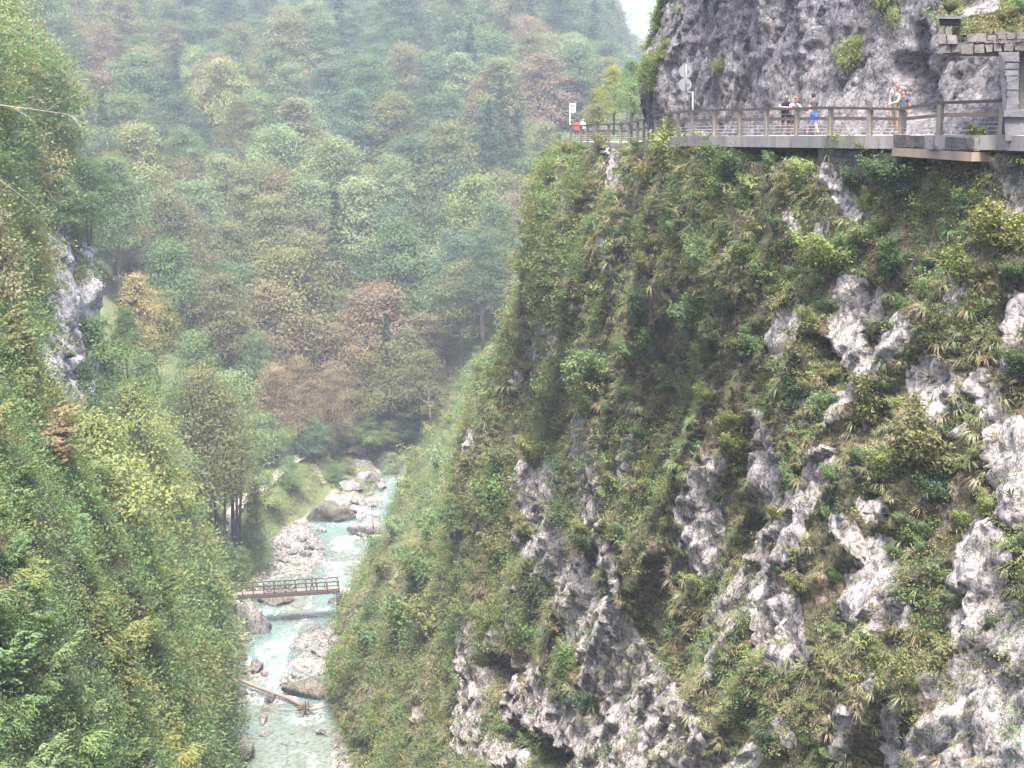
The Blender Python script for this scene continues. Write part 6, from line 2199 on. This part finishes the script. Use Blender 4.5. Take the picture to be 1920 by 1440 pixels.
PEOPLE.append(person('person in grey standing near the right end of the footbridge', q2, math.radians(180), 1.72, (0.24, 0.25, 0.27), (0.12, 0.12, 0.14), (0.06, 0.045, 0.035), 'stand', True))
PEOPLE.append(person('person in dark clothes walking up the trail beyond the brown fence', ray_floor(425, 1014, 165), math.radians(-20), 1.75, (0.06, 0.03, 0.03), (0.04, 0.035, 0.04), (0.03, 0.02, 0.02), 'walk', True, True))
PEOPLE.append(person('person with a dark backpack standing behind the brown trail fence', ray_floor(400, 1042, 165), math.radians(20), 1.70, (0.17, 0.14, 0.13), (0.05, 0.045, 0.05), (0.05, 0.035, 0.03), 'stand', True, True))

dg = bpy.context.evaluated_depsgraph_get()
import bmesh
for P_ in PEOPLE:
    tmp = P_['tmp']
    me_ = bpy.data.meshes.new_from_object(tmp.evaluated_get(dg))
    me_.name = 'person'
    J = {k: np.array(v) for k, v in P_['J'].items()}
    bones = []
    for a, b, t in [('pelvis', 'spine', 'mid'), ('spine', 'chest', 't'), ('chest', 'neck', 't'), ('neck', 'jaw', 's'), ('jaw', 'head', 's'), ('head', 'crown', 's'), ('head', 'nose', 's')]:
        bones.append((J[a], J[b], t))
    for s in 'lr':
        bones += [(J['chest'], J['sh' + s], 't'), (J['sh' + s], J['sh' + s] * .45 + J['el' + s] * .55, 't'), (J['sh' + s] * .4 + J['el' + s] * .6, J['el' + s], 't' if P_['sleeves'] else 's'), (J['el' + s], J['wr' + s], 't' if P_['sleeves'] else 's'), (J['wr' + s], J['pa' + s] * 2 - J['wr' + s], 's'),
                  (J['pelvis'], J['hi' + s], 'b'), (J['hi' + s], J['kn' + s] * .85 + J['hi' + s] * .15, 'b'), (J['kn' + s] * .95 + J['hi' + s] * .05, J['an' + s], 'b' if P_['long'] else 's'), (J['an' + s] - (0, 0, .02), J['to' + s], 'f')]
    nf_ = len(me_.polygons)
    cen = np.empty(nf_ * 3, np.float32)
    me_.polygons.foreach_get('center', cen)
    cen = cen.reshape(-1, 3)
    best = np.full(nf_, 9.0)
    typ = np.zeros(nf_, int)
    TT = {'s': 0, 't': 1, 'mid': 1, 'b': 2, 'f': 3}
    for a, b, t in bones:
        ab = b - a
        tt = np.clip(((cen - a) @ ab) / max(ab @ ab, 1e-9), 0, 1)
        dd = np.linalg.norm(cen - a - tt[:, None] * ab, axis=1)
        m = dd < best
        best[m] = dd[m]
        typ[m] = TT[t]
    me_.materials.clear()
    for m in (SKIN, flat('top', P_['top']), flat('bottom', P_['bottom']), SHOE):
        me_.materials.append(m)
    me_.polygons.foreach_set('material_index', typ.astype(np.int32))
    me_.polygons.foreach_set('use_smooth', np.ones(nf_, bool))
    o = link('person', me_)
    o.location = P_['foot']
    o.rotation_euler = (0, 0, P_['rz'])
    o.scale = (P_['s'],) * 3
    tag(o, P_['label'], 'person')
    bpy.data.objects.remove(tmp)
    hc, nz, cw_ = J['head'], ub_(J['nose'] - J['head']), J['crown']
    upv = ub_(cw_ - J['jaw'])
    sd = ub_(np.cross(nz, upv))
    for s in (-1, 1):
        MB().tube([hc + nz * .088 + sd * s * .032 + upv * .012, hc + nz * .1 + sd * s * .032 + upv * .012], [.014, .006], 6).build('eye', EYE, o)
        MB().tube([hc + sd * s * .078 - upv * .03, hc + sd * s * .09 + upv * .0, hc + sd * s * .085 + upv * .03], [.012, .022, .012], 6).build('ear', SKIN, o, True)
    if P_['hair'] is not None:
        bm = bmesh.new()
        bmesh.ops.create_icosphere(bm, subdivisions=3, radius=1)
        Vh = np.array([v.co[:] for v in bm.verts])
        Fh = np.array([[v.index for v in f.verts] for f in bm.faces])
        bm.free()
        long_ = 1.0
        w = hc - nz * .012 + upv * .025 + (Vh[:, :1] * sd * .094 + Vh[:, 1:2] * nz * .112 + Vh[:, 2:] * upv * .115 * long_)
        keep = ~((((w - hc) @ nz) > 0.045) & (((w - hc) @ upv) < 0.055)) & (((w - hc) @ upv) > -0.075)
        fk = keep[Fh].all(1)
        w = w * (1 + 0) + 0.004 * RNG.normal(size=w.shape)
        hm = mesh_np('hair', w, Fh[fk], True, None, [flat('hair', P_['hair'])])
        cap_ = link('cap' if P_['hk'] == 'cap' else 'hair', hm, o)
        if P_['hk'] == 'cap':
            MB().box((-.075, .07, -.008), (.075, .19, .008), Matrix.Translation(Vector(hc + upv * .055)) ).build('cap_visor', flat('cap', P_['hair']), cap_)
    if 'backpack' in P_['label']:
        c = (J['spine'] + J['chest']) / 2 - np.array((0, .2, -.04))
        V_, F_ = pebble('pack', 31, 1.0, 3)
        hm = mesh_np('backpack', c + V_ * np.array((.19, .13, .42)), F_, True, None, [flat('backpack', (0.03, 0.03, 0.04))])
        link('backpack', hm, o)

# ================================================================== haze
hz = MB().box((-800, -80, -6), (950, 2400, 245)).data('haze')
hm_, nt, out = new_mat('haze')
pv = N(nt, 'ShaderNodeVolumePrincipled')
pv.inputs['Color'].default_value = (0.76, 0.83, 1.0, 1)
pv.inputs['Density'].default_value = 0.00035
pv.inputs['Anisotropy'].default_value = 0.2
nt.links.new(pv.outputs[0], out.inputs['Volume'])
hz.materials.append(hm_)
ho = tag(link('haze', hz), 'thin bluish valley haze', 'haze', None, 'stuff')
